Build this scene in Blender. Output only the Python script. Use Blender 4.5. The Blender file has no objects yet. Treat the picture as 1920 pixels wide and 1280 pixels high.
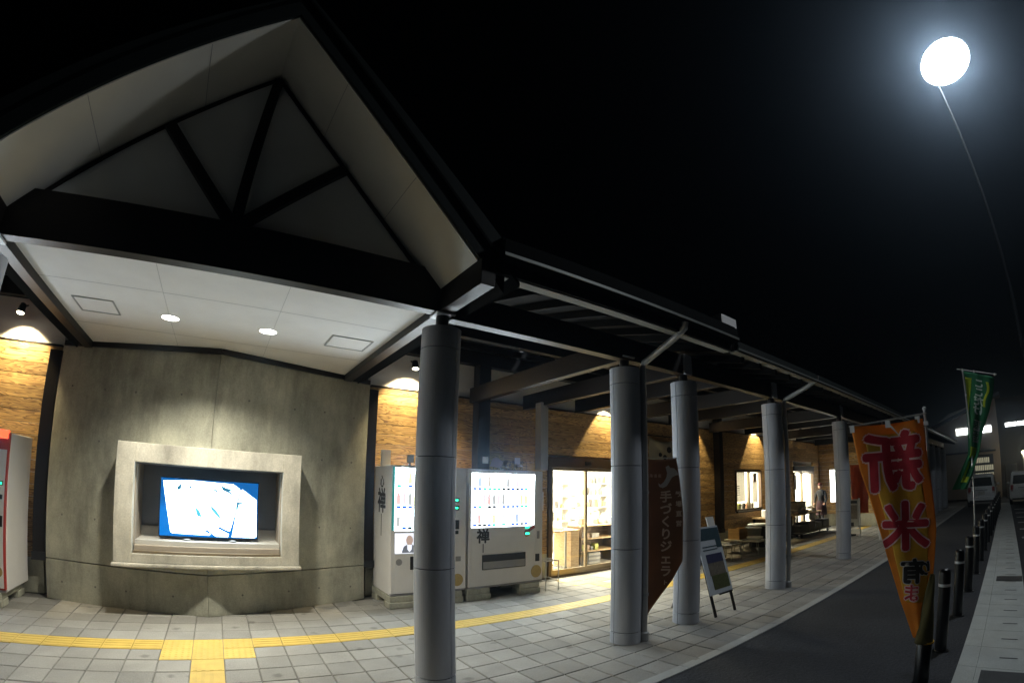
import bpy, bmesh, math, random
from mathutils import Vector, Matrix
random.seed(7)
sc = bpy.context.scene
COL = sc.collection
R = math.radians

# ------------------------------------------------------------------ camera (wide action-camera lens)
F, K = 902.941, 0.0561          # r = F*(t + K*t^3) pixels of a 1920 wide frame
PPX, PPY = 58.435, 127.578      # optical centre off the middle of the cropped frame
CAM_Z, YAW, PITCH, ROLL = 1.668, 0.6441, 0.1618, 0.0062
cy, sy, cp, sp = math.cos(YAW), math.sin(YAW), math.cos(PITCH), math.sin(PITCH)
fwd = Vector((sy*cp, cy*cp, sp)); rgt = Vector((cy, -sy, 0)); up = rgt.cross(fwd)
c_, s_ = math.cos(ROLL), math.sin(ROLL)
rgt, up = c_*rgt + s_*up, -s_*rgt + c_*up
cam_d = bpy.data.cameras.new('camera'); cam = bpy.data.objects.new('camera', cam_d); COL.objects.link(cam)
cam.matrix_world = Matrix(((rgt.x, up.x, -fwd.x, 0), (rgt.y, up.y, -fwd.y, 0), (rgt.z, up.z, -fwd.z, CAM_Z), (0, 0, 0, 1)))
cam_d.type = 'PANO'; cam_d.panorama_type = 'FISHEYE_LENS_POLYNOMIAL'
cam_d.fisheye_fov = math.pi*1.2; cam_d.sensor_width = 36; cam_d.sensor_fit = 'HORIZONTAL'
cam_d.fisheye_polynomial_k0 = 0.0
cam_d.fisheye_polynomial_k1 = -0.059062524855034715
cam_d.fisheye_polynomial_k2 = -6.028817530115727e-06
cam_d.fisheye_polynomial_k3 = 1.3246231723909136e-05
cam_d.fisheye_polynomial_k4 = -1.7417635725629656e-07
cam_d.shift_x = -PPX/1920; cam_d.shift_y = PPY/1280
cam_d.clip_start = 0.05; cam_d.clip_end = 3000
sc.camera = cam

def pix(x, y, z):                # where a point falls in the 1920x1280 frame (only used to skip what is out of view)
    d = Vector((x, y, z-CAM_Z)); a, b, c = d.dot(rgt), d.dot(up), d.dot(fwd)
    rho = math.hypot(a, b) or 1e-9; th = math.atan2(rho, c); r = F*(th+K*th**3)
    return 960+PPX+r*a/rho, 640+PPY-r*b/rho

# ------------------------------------------------------------------ world: night sky
w = bpy.data.worlds.new('World'); sc.world = w; w.use_nodes = True
nt = w.node_tree; nt.nodes.clear()
wo = nt.nodes.new('ShaderNodeOutputWorld'); bg = nt.nodes.new('ShaderNodeBackground')
sk = nt.nodes.new('ShaderNodeTexSky'); sk.sky_type = 'NISHITA'; sk.sun_disc = False
sk.sun_elevation = R(-8); sk.sun_rotation = R(90); sk.air_density = 1.0; sk.dust_density = 0.6
nt.links.new(sk.outputs[0], bg.inputs[0]); bg.inputs[1].default_value = 0.05
nt.links.new(bg.outputs[0], wo.inputs[0])

# ------------------------------------------------------------------ render / exposure
sc.view_settings.view_transform = 'Standard'; sc.view_settings.look = 'None'
sc.view_settings.exposure = 0.25; sc.view_settings.gamma = 1.0
sc.render.engine = 'CYCLES'
cyc = sc.cycles
cyc.max_bounces = 6; cyc.diffuse_bounces = 3; cyc.glossy_bounces = 3; cyc.transmission_bounces = 4
cyc.transparent_max_bounces = 8; cyc.volume_bounces = 0
cyc.sample_clamp_indirect = 3.0; cyc.caustics_reflective = False; cyc.caustics_refractive = False
cyc.use_denoising = True
try: cyc.denoiser = 'OPENIMAGEDENOISE'
except Exception: pass

# ------------------------------------------------------------------ materials
MATS = {}
def mat(name, color, rough=.6, metal=0.0, var=.12, scale=6.0, rand=0.0, bump=0.0, bscale=60.0, emit=None, estr=0.0,
        transl=0.0, spec=.5, coat=0.0, stretch=(1, 1, 1), coords='pos', fine=0.0, spots=0.0):
    m = bpy.data.materials.new(name); m.use_nodes = True
    t = m.node_tree; t.nodes.clear(); N = t.nodes.new; L = t.links.new
    out = N('ShaderNodeOutputMaterial'); b = N('ShaderNodeBsdfPrincipled')
    b.inputs['Roughness'].default_value = rough; b.inputs['Metallic'].default_value = metal
    b.inputs['Specular IOR Level'].default_value = spec; b.inputs['Coat Weight'].default_value = coat
    b.inputs['Base Color'].default_value = (*color, 1)
    geo = N('ShaderNodeNewGeometry'); tc = N('ShaderNodeTexCoord')
    mp = N('ShaderNodeMapping'); mp.inputs['Scale'].default_value = stretch
    L(geo.outputs['Position'] if coords == 'pos' else tc.outputs['Object'], mp.inputs[0])
    val = None
    def mathn(op, a, bb):
        n = N('ShaderNodeMath'); n.operation = op
        for i, v in enumerate((a, bb)):
            if isinstance(v, (int, float)): n.inputs[i].default_value = v
            else: L(v, n.inputs[i])
        return n.outputs[0]
    if var:
        nz = N('ShaderNodeTexNoise'); nz.inputs['Scale'].default_value = scale; nz.inputs['Detail'].default_value = 6
        nz.inputs['Roughness'].default_value = .6
        L(mp.outputs[0], nz.inputs['Vector'])
        val = mathn('ADD', mathn('MULTIPLY', mathn('SUBTRACT', nz.outputs['Fac'], .5), 4*var), 1.0)
    if fine:
        nz2 = N('ShaderNodeTexNoise'); nz2.inputs['Scale'].default_value = bscale*3; nz2.inputs['Detail'].default_value = 3
        L(mp.outputs[0], nz2.inputs['Vector'])
        v2 = mathn('ADD', mathn('MULTIPLY', mathn('SUBTRACT', nz2.outputs['Fac'], .5), 4*fine), 1.0)
        val = v2 if val is None else mathn('MULTIPLY', val, v2)
    if rand:
        oi = N('ShaderNodeObjectInfo')
        rr = mathn('FRACT', mathn('ADD', oi.outputs['Random'], geo.outputs['Random Per Island']), 0)
        v3 = mathn('ADD', mathn('MULTIPLY', mathn('SUBTRACT', rr, .5), 2*rand), 1.0)
        val = v3 if val is None else mathn('MULTIPLY', val, v3)
    if spots:                            # old gum and drip marks, each a small dark patch
        vo = N('ShaderNodeTexVoronoi'); vo.inputs['Scale'].default_value = spots; L(geo.outputs['Position'], vo.inputs['Vector'])
        nd = N('ShaderNodeTexNoise'); nd.inputs['Scale'].default_value = 22; L(geo.outputs['Position'], nd.inputs['Vector'])
        ds = mathn('ADD', vo.outputs['Distance'], mathn('MULTIPLY', mathn('SUBTRACT', nd.outputs['Fac'], .5), .16))
        mr = N('ShaderNodeMapRange'); mr.inputs[1].default_value = .07; mr.inputs[2].default_value = .15; mr.inputs[3].default_value = .62; mr.inputs[4].default_value = 1.0; L(ds, mr.inputs[0])
        val = mr.outputs[0] if val is None else mathn('MULTIPLY', val, mr.outputs[0])
    if val is not None:
        hs = N('ShaderNodeHueSaturation'); hs.inputs['Color'].default_value = (*color, 1); L(val, hs.inputs['Value'])
        L(hs.outputs[0], b.inputs['Base Color']); csock = hs.outputs[0]
    else: csock = None
    if bump:
        bn = N('ShaderNodeTexNoise'); bn.inputs['Scale'].default_value = bscale; bn.inputs['Detail'].default_value = 5
        L(mp.outputs[0], bn.inputs['Vector'])
        bp = N('ShaderNodeBump'); bp.inputs['Strength'].default_value = bump; bp.inputs['Distance'].default_value = .01
        L(bn.outputs['Fac'], bp.inputs['Height']); L(bp.outputs[0], b.inputs['Normal'])
    if emit:
        b.inputs['Emission Color'].default_value = (*emit, 1); b.inputs['Emission Strength'].default_value = estr
    sh = b.outputs[0]
    if transl:
        tr = N('ShaderNodeBsdfTranslucent'); tr.inputs[0].default_value = (*color, 1)
        if csock is not None: L(csock, tr.inputs[0])
        mx = N('ShaderNodeMixShader'); mx.inputs[0].default_value = transl
        L(sh, mx.inputs[1]); L(tr.outputs[0], mx.inputs[2]); sh = mx.outputs[0]
    L(sh, out.inputs[0]); MATS[name] = m
    return m

def glass(name, tint=(.92, .95, .95), refl=.08):
    m = bpy.data.materials.new(name); m.use_nodes = True; t = m.node_tree; t.nodes.clear(); N = t.nodes.new
    out = N('ShaderNodeOutputMaterial'); tr = N('ShaderNodeBsdfTransparent'); tr.inputs[0].default_value = (*tint, 1)
    gl = N('ShaderNodeBsdfGlossy'); gl.inputs['Roughness'].default_value = .03
    mx = N('ShaderNodeMixShader'); mx.inputs[0].default_value = refl
    t.links.new(tr.outputs[0], mx.inputs[1]); t.links.new(gl.outputs[0], mx.inputs[2]); t.links.new(mx.outputs[0], out.inputs[0])
    MATS[name] = m; return m

def wood_mat(name, dark, light, rough=.55):
    m = bpy.data.materials.new(name); m.use_nodes = True; t = m.node_tree; t.nodes.clear(); N = t.nodes.new; L = t.links.new
    out = N('ShaderNodeOutputMaterial'); b = N('ShaderNodeBsdfPrincipled'); b.inputs['Roughness'].default_value = rough
    tc = N('ShaderNodeTexCoord'); oi = N('ShaderNodeObjectInfo')
    cmb = N('ShaderNodeCombineXYZ')
    mm = N('ShaderNodeMath'); mm.operation = 'MULTIPLY'; mm.inputs[1].default_value = 37.0; L(oi.outputs['Random'], mm.inputs[0])
    L(mm.outputs[0], cmb.inputs[0]); L(mm.outputs[0], cmb.inputs[2])
    ad = N('ShaderNodeVectorMath'); ad.operation = 'ADD'; L(tc.outputs['Object'], ad.inputs[0]); L(cmb.outputs[0], ad.inputs[1])
    mp = N('ShaderNodeMapping'); mp.inputs['Scale'].default_value = (1.1, 1.1, 9.0); L(ad.outputs[0], mp.inputs[0])
    n1 = N('ShaderNodeTexNoise'); n1.inputs['Scale'].default_value = 1.2; n1.inputs['Detail'].default_value = 2; n1.inputs['Distortion'].default_value = .6
    L(mp.outputs[0], n1.inputs['Vector'])
    # growth rings: bands of the smooth noise field -> cathedral grain
    rg = N('ShaderNodeMath'); rg.operation = 'MULTIPLY'; rg.inputs[1].default_value = 11.0; L(n1.outputs['Fac'], rg.inputs[0])
    fr = N('ShaderNodeMath'); fr.operation = 'FRACT'; L(rg.outputs[0], fr.inputs[0])
    mp2 = N('ShaderNodeMapping'); mp2.inputs['Scale'].default_value = (1.5, 1.5, 70); L(ad.outputs[0], mp2.inputs[0])
    n2 = N('ShaderNodeTexNoise'); n2.inputs['Scale'].default_value = 1.0; n2.inputs['Detail'].default_value = 4; L(mp2.outputs[0], n2.inputs['Vector'])
    mx0 = N('ShaderNodeMath'); mx0.operation = 'MULTIPLY_ADD'; mx0.inputs[1].default_value = .45
    L(n2.outputs['Fac'], mx0.inputs[0])
    sc1 = N('ShaderNodeMath'); sc1.operation = 'MULTIPLY'; sc1.inputs[1].default_value = .6; L(fr.outputs[0], sc1.inputs[0]); L(sc1.outputs[0], mx0.inputs[2])
    cr = N('ShaderNodeValToRGB'); cr.color_ramp.elements[0].color = (*dark, 1); cr.color_ramp.elements[1].color = (*light, 1)
    cr.color_ramp.elements[0].position = .26; cr.color_ramp.elements[1].position = .62
    L(mx0.outputs[0], cr.inputs[0])
    hs = N('ShaderNodeHueSaturation'); L(cr.outputs[0], hs.inputs['Color'])
    v = N('ShaderNodeMath'); v.operation = 'MULTIPLY_ADD'; v.inputs[1].default_value = .5; v.inputs[2].default_value = .75; L(oi.outputs['Random'], v.inputs[0]); L(v.outputs[0], hs.inputs['Value'])
    L(hs.outputs[0], b.inputs['Base Color'])
    bp = N('ShaderNodeBump'); bp.inputs['Strength'].default_value = .35; bp.inputs['Distance'].default_value = .004; L(mx0.outputs[0], bp.inputs['Height']); L(bp.outputs[0], b.inputs['Normal'])
    L(b.outputs[0], out.inputs[0]); MATS[name] = m; return m

def concrete_mat(name, color):
    m = mat(name, color, rough=.75, var=.0)
    t = m.node_tree; N = t.nodes.new; L = t.links.new
    b = next(n for n in t.nodes if n.type == 'BSDF_PRINCIPLED'); geo = next(n for n in t.nodes if n.type == 'NEW_GEOMETRY')
    def noise(scale, det, st):
        mp = N('ShaderNodeMapping'); mp.inputs['Scale'].default_value = st; L(geo.outputs['Position'], mp.inputs[0])
        n = N('ShaderNodeTexNoise'); n.inputs['Scale'].default_value = scale; n.inputs['Detail'].default_value = det; n.inputs['Roughness'].default_value = .65
        L(mp.outputs[0], n.inputs['Vector']); return n.outputs['Fac']
    a = noise(1.3, 6, (1, 1, .8)); s = noise(2.4, 5, (1.4, 1.4, .35)); f = noise(55, 4, (1, 1, 1))
    def ramp(src, p0, p1, v0, v1):
        r = N('ShaderNodeMapRange'); r.inputs[1].default_value = p0; r.inputs[2].default_value = p1; r.inputs[3].default_value = v0; r.inputs[4].default_value = v1
        L(src, r.inputs[0]); return r.outputs[0]
    def mul(x, y):
        n = N('ShaderNodeMath'); n.operation = 'MULTIPLY'; L(x, n.inputs[0]); L(y, n.inputs[1]); return n.outputs[0]
    v = mul(mul(ramp(a, .3, .7, .58, 1.30), ramp(s, .28, .55, .60, 1.08)), ramp(f, .25, .75, .82, 1.15))
    hs = N('ShaderNodeHueSaturation'); hs.inputs['Color'].default_value = (*color, 1); L(v, hs.inputs['Value']); L(hs.outputs[0], b.inputs['Base Color'])
    bp = N('ShaderNodeBump'); bp.inputs['Strength'].default_value = .25; bp.inputs['Distance'].default_value = .006; L(f, bp.inputs['Height']); L(bp.outputs[0], b.inputs['Normal'])
    return m

M = MATS
concrete_mat('concrete', (.42, .42, .345)); concrete_mat('precast', (.50, .48, .42))
wood_mat('cladding_wood', (.19, .10, .036), (.58, .385, .16))
wood_mat('pale_wood', (.42, .28, .14), (.62, .45, .25))
mat('dark_timber', (.008, .006, .005), rough=.45, spec=.3, var=.2, scale=5, bump=.15, bscale=30, stretch=(1, 1, 6))
mat('white_plaster', (.86, .85, .85), rough=.8, var=.05, scale=3, bump=.05, bscale=120)
mat('gable_panel', (.88, .90, .90), rough=.8, var=.06, scale=2, bump=.05, bscale=80)
mat('soffit_board', (.64, .63, .58), rough=.75, var=.06, scale=2.5, bump=.05, bscale=90)
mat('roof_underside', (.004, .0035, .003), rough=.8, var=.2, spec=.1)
mat('roof_metal', (.004, .005, .005), rough=.8, metal=.0, var=.1, spec=.03); mat('eave_board', (.22, .21, .18), rough=.8, var=.1)
mat('barge_metal', (.014, .018, .018), rough=.75, metal=.0, var=.1, spec=.1)
mat('gutter_metal', (.30, .32, .31), rough=.35, metal=.6, var=.08)
mat('column_cladding', (.41, .43, .475), rough=.6, metal=.0, var=.16, scale=5, rand=.05, bump=.03, bscale=200, fine=.05, stretch=(1, 1, .22))
mat('column_core', (.03, .03, .035), rough=.6)
mat('galvanised', (.40, .41, .42), rough=.4, metal=.25, var=.12, scale=9)
mat('steel_pipe', (.45, .45, .45), rough=.28, metal=.35, var=.08)
mat('black_paint', (.006, .007, .009), rough=.32, var=.15)
mat('white_band', (.7, .71, .72), rough=.45, var=.06)
mat('paver', (.275, .27, .252), rough=.8, var=.22, scale=1.6, rand=.17, bump=.4, bscale=45, fine=.26, spots=2.6)
mat('grout', (.17, .165, .155), rough=.95, var=.2, scale=20)
mat('tactile_yellow', (.62, .44, .10), rough=.6, var=.12, scale=7, rand=.06, fine=.06)
mat('edge_stone', (.42, .43, .42), rough=.8, var=.12, scale=5, bump=.2, bscale=150)
mat('asphalt', (.030, .034, .042), rough=.85, var=.30, scale=.7, bump=.9, bscale=30, fine=.8, spots=1.3)
mat('gutter_concrete', (.50, .535, .52), rough=.8, var=.14, scale=2.5, rand=.05, bump=.3, bscale=40, fine=.14)
mat('grate_iron', (.06, .065, .07), rough=.55, metal=.5, var=.2)
mat('road_paint', (.62, .64, .64), rough=.6, var=.15, scale=12)
mat('vm_white', (.78, .77, .77), rough=.35, var=.04, scale=4, coat=.15)
mat('vm_grey', (.30, .30, .31), rough=.4, var=.05)
mat('vm_red', (.42, .03, .02), rough=.35, var=.05)
mat('vm_redglow', (.6, .08, .04), rough=.4, emit=(1, .12, .04), estr=1.6)
mat('black_plastic', (.015, .015, .017), rough=.3, var=.05)
mat('ink_black', (.02, .018, .02), rough=.7)
mat('sticker_gold', (.45, .33, .12), rough=.5, var=.2, scale=40)
mat('sticker_red', (.32, .03, .03), rough=.5)
mat('led_green', (.05, .4, .2), emit=(.02, 1, .38), estr=3.5)
mat('vm_display', (.9, .9, .95), rough=.3, emit=(.92, .95, 1.0), estr=6)
mat('vm_display_cool', (.8, .9, .95), rough=.3, emit=(.78, .96, 1.0), estr=6)
mat('vm_teal', (.02, .20, .20), rough=.4, emit=(.02, .45, .42), estr=.3)
mat('paper', (.75, .74, .70), rough=.7, var=.04); mat('notice_paper', (.8, .78, .74), rough=.8, var=.03, transl=.75)
mat('paper_glow', (.8, .8, .84), rough=.6, emit=(.8, .85, 1), estr=.9)  # poster paper emits by itself in place of light falling on it
mat('skin_print', (.5, .36, .30), rough=.7, emit=(.5, .36, .3), estr=.6); mat('grey_print', (.16, .17, .19), rough=.7, emit=(.2, .22, .26), estr=.4); mat('card_pink', (.5, .36, .34), rough=.7)  # skin and robe prints glow like the poster, brightness put in as emission
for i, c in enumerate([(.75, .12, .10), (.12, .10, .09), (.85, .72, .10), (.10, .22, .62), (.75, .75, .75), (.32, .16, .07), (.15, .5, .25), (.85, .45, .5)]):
    mat('bottle%d' % i, c, rough=.25, var=0, emit=tuple(.55*v+.45 for v in c), estr=1.3)  # own emission stands in for the display light falling on the drinks
mat('price_blue', (.03, .12, .6), emit=(.02, .15, 1), estr=.8); mat('price_green', (.03, .5, .4), emit=(.02, .8, .5), estr=1.0)
mat('tv_bezel', (.01, .01, .012), rough=.2)
mat('tv_sea', (.0, .1, .4), rough=.25, emit=(.005, .13, .45), estr=.75)
mat('tv_land', (.8, .9, 1), rough=.25, emit=(.74, .93, 1.0), estr=4.5)
mat('tv_cyan', (.1, .5, .7), rough=.25, emit=(.01, .16, .36), estr=.6)
mat('recess_panel', (.20, .21, .24), rough=.35, var=.08)
mat('recess_light', (.50, .49, .46), rough=.6, var=.06)
mat('sill_beige', (.36, .31, .25), rough=.6, var=.08)
mat('downlight_glow', (1, 1, 1), emit=(1, .95, .82), estr=14)
mat('spot_glow', (1, 1, 1), emit=(1, .88, .66), estr=22)
mat('lamp_glare', (1, 1, 1), emit=(.90, .96, 1.0), estr=16)
mat('lamp_far_glow', (1, 1, 1), emit=(1, .85, .5), estr=12)
mat('lamp_housing', (.25, .26, .27), rough=.5, metal=.4)
mat('cloth_brown', (.215, .125, .075), rough=.85, var=.14, scale=3, bump=.2, bscale=300, transl=.46)
mat('cloth_cream_print', (.72, .62, .50), rough=.85, var=.05)
mat('cloth_orange', (.76, .29, .03), rough=.8, var=.16, scale=4, bump=.2, bscale=300, transl=.4)
mat('cloth_yellow', (.80, .48, .045), rough=.8, var=.16, scale=4, transl=.4)
mat('cloth_olive', (.085, .070, .02), rough=.9, var=.2, scale=6)
mat('print_red', (.55, .03, .05), rough=.8, var=.12, scale=12, transl=.2); mat('print_pink', (.85, .60, .56), rough=.8, var=.08)
mat('print_black', (.02, .018, .016), rough=.8); mat('print_white', (.6, .6, .57), rough=.8)
mat('cloth_green', (.03, .22, .10), rough=.85, var=.15, scale=6, transl=.3)
mat('cloth_lime', (.55, .68, .04), rough=.85, var=.12, transl=.3)
mat('print_mint', (.60, .78, .70), rough=.8); mat('print_grey', (.36, .42, .40), rough=.8)
mat('cloth_red', (.42, .07, .02), rough=.85, var=.15, transl=.3)
mat('cloth_white', (.5, .47, .38), rough=.85, var=.08, scale=10)
mat('poster_white', (.55, .60, .66), rough=.6, var=.04)
mat('poster_blue', (.035, .04, .10), rough=.6, var=.2, scale=14); mat('poster_teal', (.025, .06, .08), rough=.6, var=.2, scale=14)
mat('poster_photo', (.16, .14, .11), rough=.6, var=.5, scale=26); mat('poster_green', (.075, .085, .03), rough=.6, var=.5, scale=34)
mat('crate_tan', (.50, .31, .11), rough=.7, var=.15, rand=.1); mat('tub_grey', (.34, .34, .30), rough=.5, var=.08)
mat('tray_white', (.82, .81, .70), rough=.55, var=.06); mat('stool_metal', (.30, .31, .28), rough=.35, metal=.6)
mat('cart_dark', (.03, .03, .033), rough=.6, var=.1)
mat('cap_red', (.12, .025, .02), rough=.8); mat('coat_black', (.010, .010, .012), rough=.85, var=.1); mat('apron_red', (.035, .007, .010), rough=.85, var=.12, scale=9)
mat('trousers', (.02, .018, .02), rough=.9); mat('skin', (.45, .27, .19), rough=.6); mat('shoe', (.03, .028, .026), rough=.5)
mat('car_white', (.88, .90, .90), rough=.25, var=.02, coat=.5); mat('car_glass', (.008, .010, .012), rough=.08)
mat('tyre', (.015, .015, .015), rough=.9); mat('rim', (.4, .4, .42), rough=.3, metal=.8); mat('tail_red', (.35, .02, .02), rough=.2)
mat('plate', (.7, .7, .66), rough=.5)
mat('far_wall', (.30, .27, .23), rough=.9, var=.1, scale=1.5); mat('far_dark', (.012, .012, .014), rough=.9); mat('far_roof', (.02, .02, .024), rough=.7)
mat('window_lit', (1, 1, 1), emit=(.95, 1, .98), estr=5); mat('window_dim', (.4, .4, .3), emit=(.75, .72, .5), estr=.30)
mat('interior_wall', (.80, .78, .72), rough=.8, var=.03); mat('interior_floor', (.55, .50, .42), rough=.5, var=.06)
mat('tube_glow', (1, 1, 1), emit=(1, .95, .84), estr=9)
mat('door_frame', (.09, .06, .035), rough=.4, metal=.4, var=.1); mat('door_alu', (.30, .24, .16), rough=.4, metal=.6)
glass('pane_glass')
goods = []
for i, c in enumerate([(.7, .68, .62), (.5, .52, .12), (.18, .17, .16), (.55, .30, .16), (.62, .60, .55), (.35, .38, .40), (.66, .48, .35), (.70, .66, .5)]):
    goods.append(mat('goods%d' % i, c, rough=.5, var=.1, scale=18))

# ------------------------------------------------------------------ mesh helpers
class MB:
    def __init__(s): s.v = []; s.f = []
    def add(s, vs, fs):
        o = len(s.v); s.v += [tuple(v) for v in vs]; s.f += [tuple(i+o for i in f) for f in fs]; return s
    def box(s, x0, x1, y0, y1, z0, z1):
        return s.add([(x0, y0, z0), (x1, y0, z0), (x1, y1, z0), (x0, y1, z0), (x0, y0, z1), (x1, y0, z1), (x1, y1, z1), (x0, y1, z1)],
                     [(3, 2, 1, 0), (4, 5, 6, 7), (0, 1, 5, 4), (1, 2, 6, 5), (2, 3, 7, 6), (3, 0, 4, 7)])
    def bar(s, a, b, w, h, upv=(0, 0, 1)):          # rectangular bar between two points
        a, b = Vector(a), Vector(b); d = (b-a).normalized(); u = Vector(upv); sx = d.cross(u)
        if sx.length < 1e-5: sx = d.cross(Vector((0, 1, 0)))
        sx.normalize(); u = sx.cross(d)
        q = [(-w/2, -h/2), (w/2, -h/2), (w/2, h/2), (-w/2, h/2)]
        vs = [p+sx*i+u*j for p in (a, b) for i, j in q]
        return s.add(vs, [(3, 2, 1, 0), (4, 5, 6, 7), (0, 1, 5, 4), (1, 2, 6, 5), (2, 3, 7, 6), (3, 0, 4, 7)])
    def tube(s, pts, r, n=10, cap=True):
        pts = [Vector(p) for p in pts]; rs = r if isinstance(r, (list, tuple)) else [r]*len(pts)
        rings = []; prev = None
        for i, p in enumerate(pts):
            d = (pts[min(i+1, len(pts)-1)]-pts[max(i-1, 0)]).normalized()
            if prev is None:
                a = d.cross(Vector((0, 0, 1)));
                if a.length < 1e-3: a = d.cross(Vector((1, 0, 0)))
            else: a = prev - d*prev.dot(d)
            a.normalize(); prev = a; bb = d.cross(a)
            rings.append([p+(a*math.cos(t)+bb*math.sin(t))*rs[i] for t in [2*math.pi*k/n for k in range(n)]])
        vs = [v for rg in rings for v in rg]; fs = []
        for i in range(len(pts)-1):
            for k in range(n): fs.append((i*n+k, i*n+(k+1) % n, (i+1)*n+(k+1) % n, (i+1)*n+k))
        if cap: fs += [tuple(range(n-1, -1, -1)), tuple((len(pts)-1)*n+k for k in range(n))]
        return s.add(vs, fs)
    def lathe(s, prof, n=20, c=(0, 0), cap=True):     # prof [(r,z)...] upward
        vs = [(c[0]+r*math.cos(2*math.pi*k/n), c[1]+r*math.sin(2*math.pi*k/n), z) for r, z in prof for k in range(n)]
        fs = [(i*n+k, i*n+(k+1) % n, (i+1)*n+(k+1) % n, (i+1)*n+k) for i in range(len(prof)-1) for k in range(n)]
        if cap: fs += [tuple(range(n-1, -1, -1)), tuple((len(prof)-1)*n+k for k in range(n))]
        return s.add(vs, fs)
    def prism(s, poly, axis, a, b):                   # polygon in the two other axes, extruded from a to b along axis
        def P(p, t):
            return (t, p[0], p[1]) if axis == 'x' else (p[0], t, p[1]) if axis == 'y' else (p[0], p[1], t)
        n = len(poly); vs = [P(p, a) for p in poly]+[P(p, b) for p in poly]
        return s.add(vs, [tuple(range(n)), tuple(range(2*n-1, n-1, -1))]+[(i, n+i, n+(i+1) % n, (i+1) % n) for i in range(n)])
    def sphere(s, c, r, nu=12, nv=8):
        rr = r if isinstance(r, (tuple, list)) else (r, r, r)
        vs = [(c[0], c[1], c[2]-rr[2])]
        for j in range(1, nv):
            t = math.pi*j/nv
            for k in range(nu):
                p = 2*math.pi*k/nu; vs.append((c[0]+rr[0]*math.sin(t)*math.cos(p), c[1]+rr[1]*math.sin(t)*math.sin(p), c[2]-rr[2]*math.cos(t)))
        vs.append((c[0], c[1], c[2]+rr[2])); fs = []
        for k in range(nu):
            fs.append((0, 1+(k+1) % nu, 1+k)); fs.append((len(vs)-1, 1+(nv-2)*nu+k, 1+(nv-2)*nu+(k+1) % nu))
            for j in range(nv-2): fs.append((1+j*nu+k, 1+j*nu+(k+1) % nu, 1+(j+1)*nu+(k+1) % nu, 1+(j+1)*nu+k))
        return s.add(vs, fs)
    def mesh(s, name, m, smooth=False):
        me = bpy.data.meshes.new(name); me.from_pydata(s.v, [], s.f); me.update()
        bm = bmesh.new(); bm.from_mesh(me); bmesh.ops.recalc_face_normals(bm, faces=bm.faces); bm.to_mesh(me); bm.free()
        me.materials.append(m if not isinstance(m, str) else M[m])
        if smooth:
            me.polygons.foreach_set('use_smooth', [True]*len(me.polygons))
        return me
    def build(s, name, m, parent=None, smooth=False, bevel=0.0, loc=None, seg=2):
        o = bpy.data.objects.new(name, s.mesh(name, m, smooth)); COL.objects.link(o)
        if parent: o.parent = parent
        if loc: o.location = loc
        if bevel:
            b = o.modifiers.new('bevel', 'BEVEL'); b.width = bevel; b.segments = seg; b.limit_method = 'ANGLE'
        if smooth:
            e = o.modifiers.new('split', 'EDGE_SPLIT'); e.split_angle = R(38)
        return o

def tag(o, label=None, cat=None, group=None, kind=None):
    if label: o['label'] = label
    if cat: o['category'] = cat
    if group: o['group'] = group
    if kind: o['kind'] = kind
    return o
def thing(name, label, cat, loc=(0, 0, 0), rz=0.0, group=None):
    o = bpy.data.objects.new(name, None); COL.objects.link(o); o.location = loc; o.rotation_euler.z = rz
    o.empty_display_size = .1
    return tag(o, label, cat, group)
def inst(me, name, parent, loc=(0, 0, 0), rot=(0, 0, 0), scale=(1, 1, 1)):
    o = bpy.data.objects.new(name, me); COL.objects.link(o); o.parent = parent; o.location = loc; o.rotation_euler = rot; o.scale = scale
    return o
def dup(root, loc, rz=0.0, label=None, parent=None):
    r = root.copy(); COL.objects.link(r); r.location = loc; r.rotation_euler.z = rz
    if label: r['label'] = label
    def kids(a, b):
        for ch in list(a.children):
            c = ch.copy(); COL.objects.link(c); c.parent = b; kids(ch, c)
    kids(root, r); return r
def B(x0, x1, y0, y1, z0, z1): return MB().box(x0, x1, y0, y1, z0, z1)

def text_geo(body, size=1.0, offset=0.0, sub=0):      # -> verts (x,y) centred, triangle faces
    c = bpy.data.curves.new('t', 'FONT'); c.body = body; c.size = size; c.offset = offset; c.resolution_u = 3
    c.align_x = 'CENTER'; c.align_y = 'CENTER'
    o = bpy.data.objects.new('t', c); COL.objects.link(o)
    dg = bpy.context.evaluated_depsgraph_get(); me = bpy.data.meshes.new_from_object(o.evaluated_get(dg))
    bm = bmesh.new(); bm.from_mesh(me); bmesh.ops.triangulate(bm, faces=bm.faces)
    for _ in range(sub):
        bmesh.ops.subdivide_edges(bm, edges=[e for e in bm.edges if e.calc_length() > size*.05], cuts=1, use_grid_fill=False)
        bmesh.ops.triangulate(bm, faces=bm.faces)
    bm.verts.index_update()
    vs = [v.co.copy() for v in bm.verts]; fs = [tuple(v.index for v in f.verts) for f in bm.faces]
    bm.free(); bpy.data.objects.remove(o); bpy.data.curves.remove(c); bpy.data.meshes.remove(me)
    return vs, fs
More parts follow.
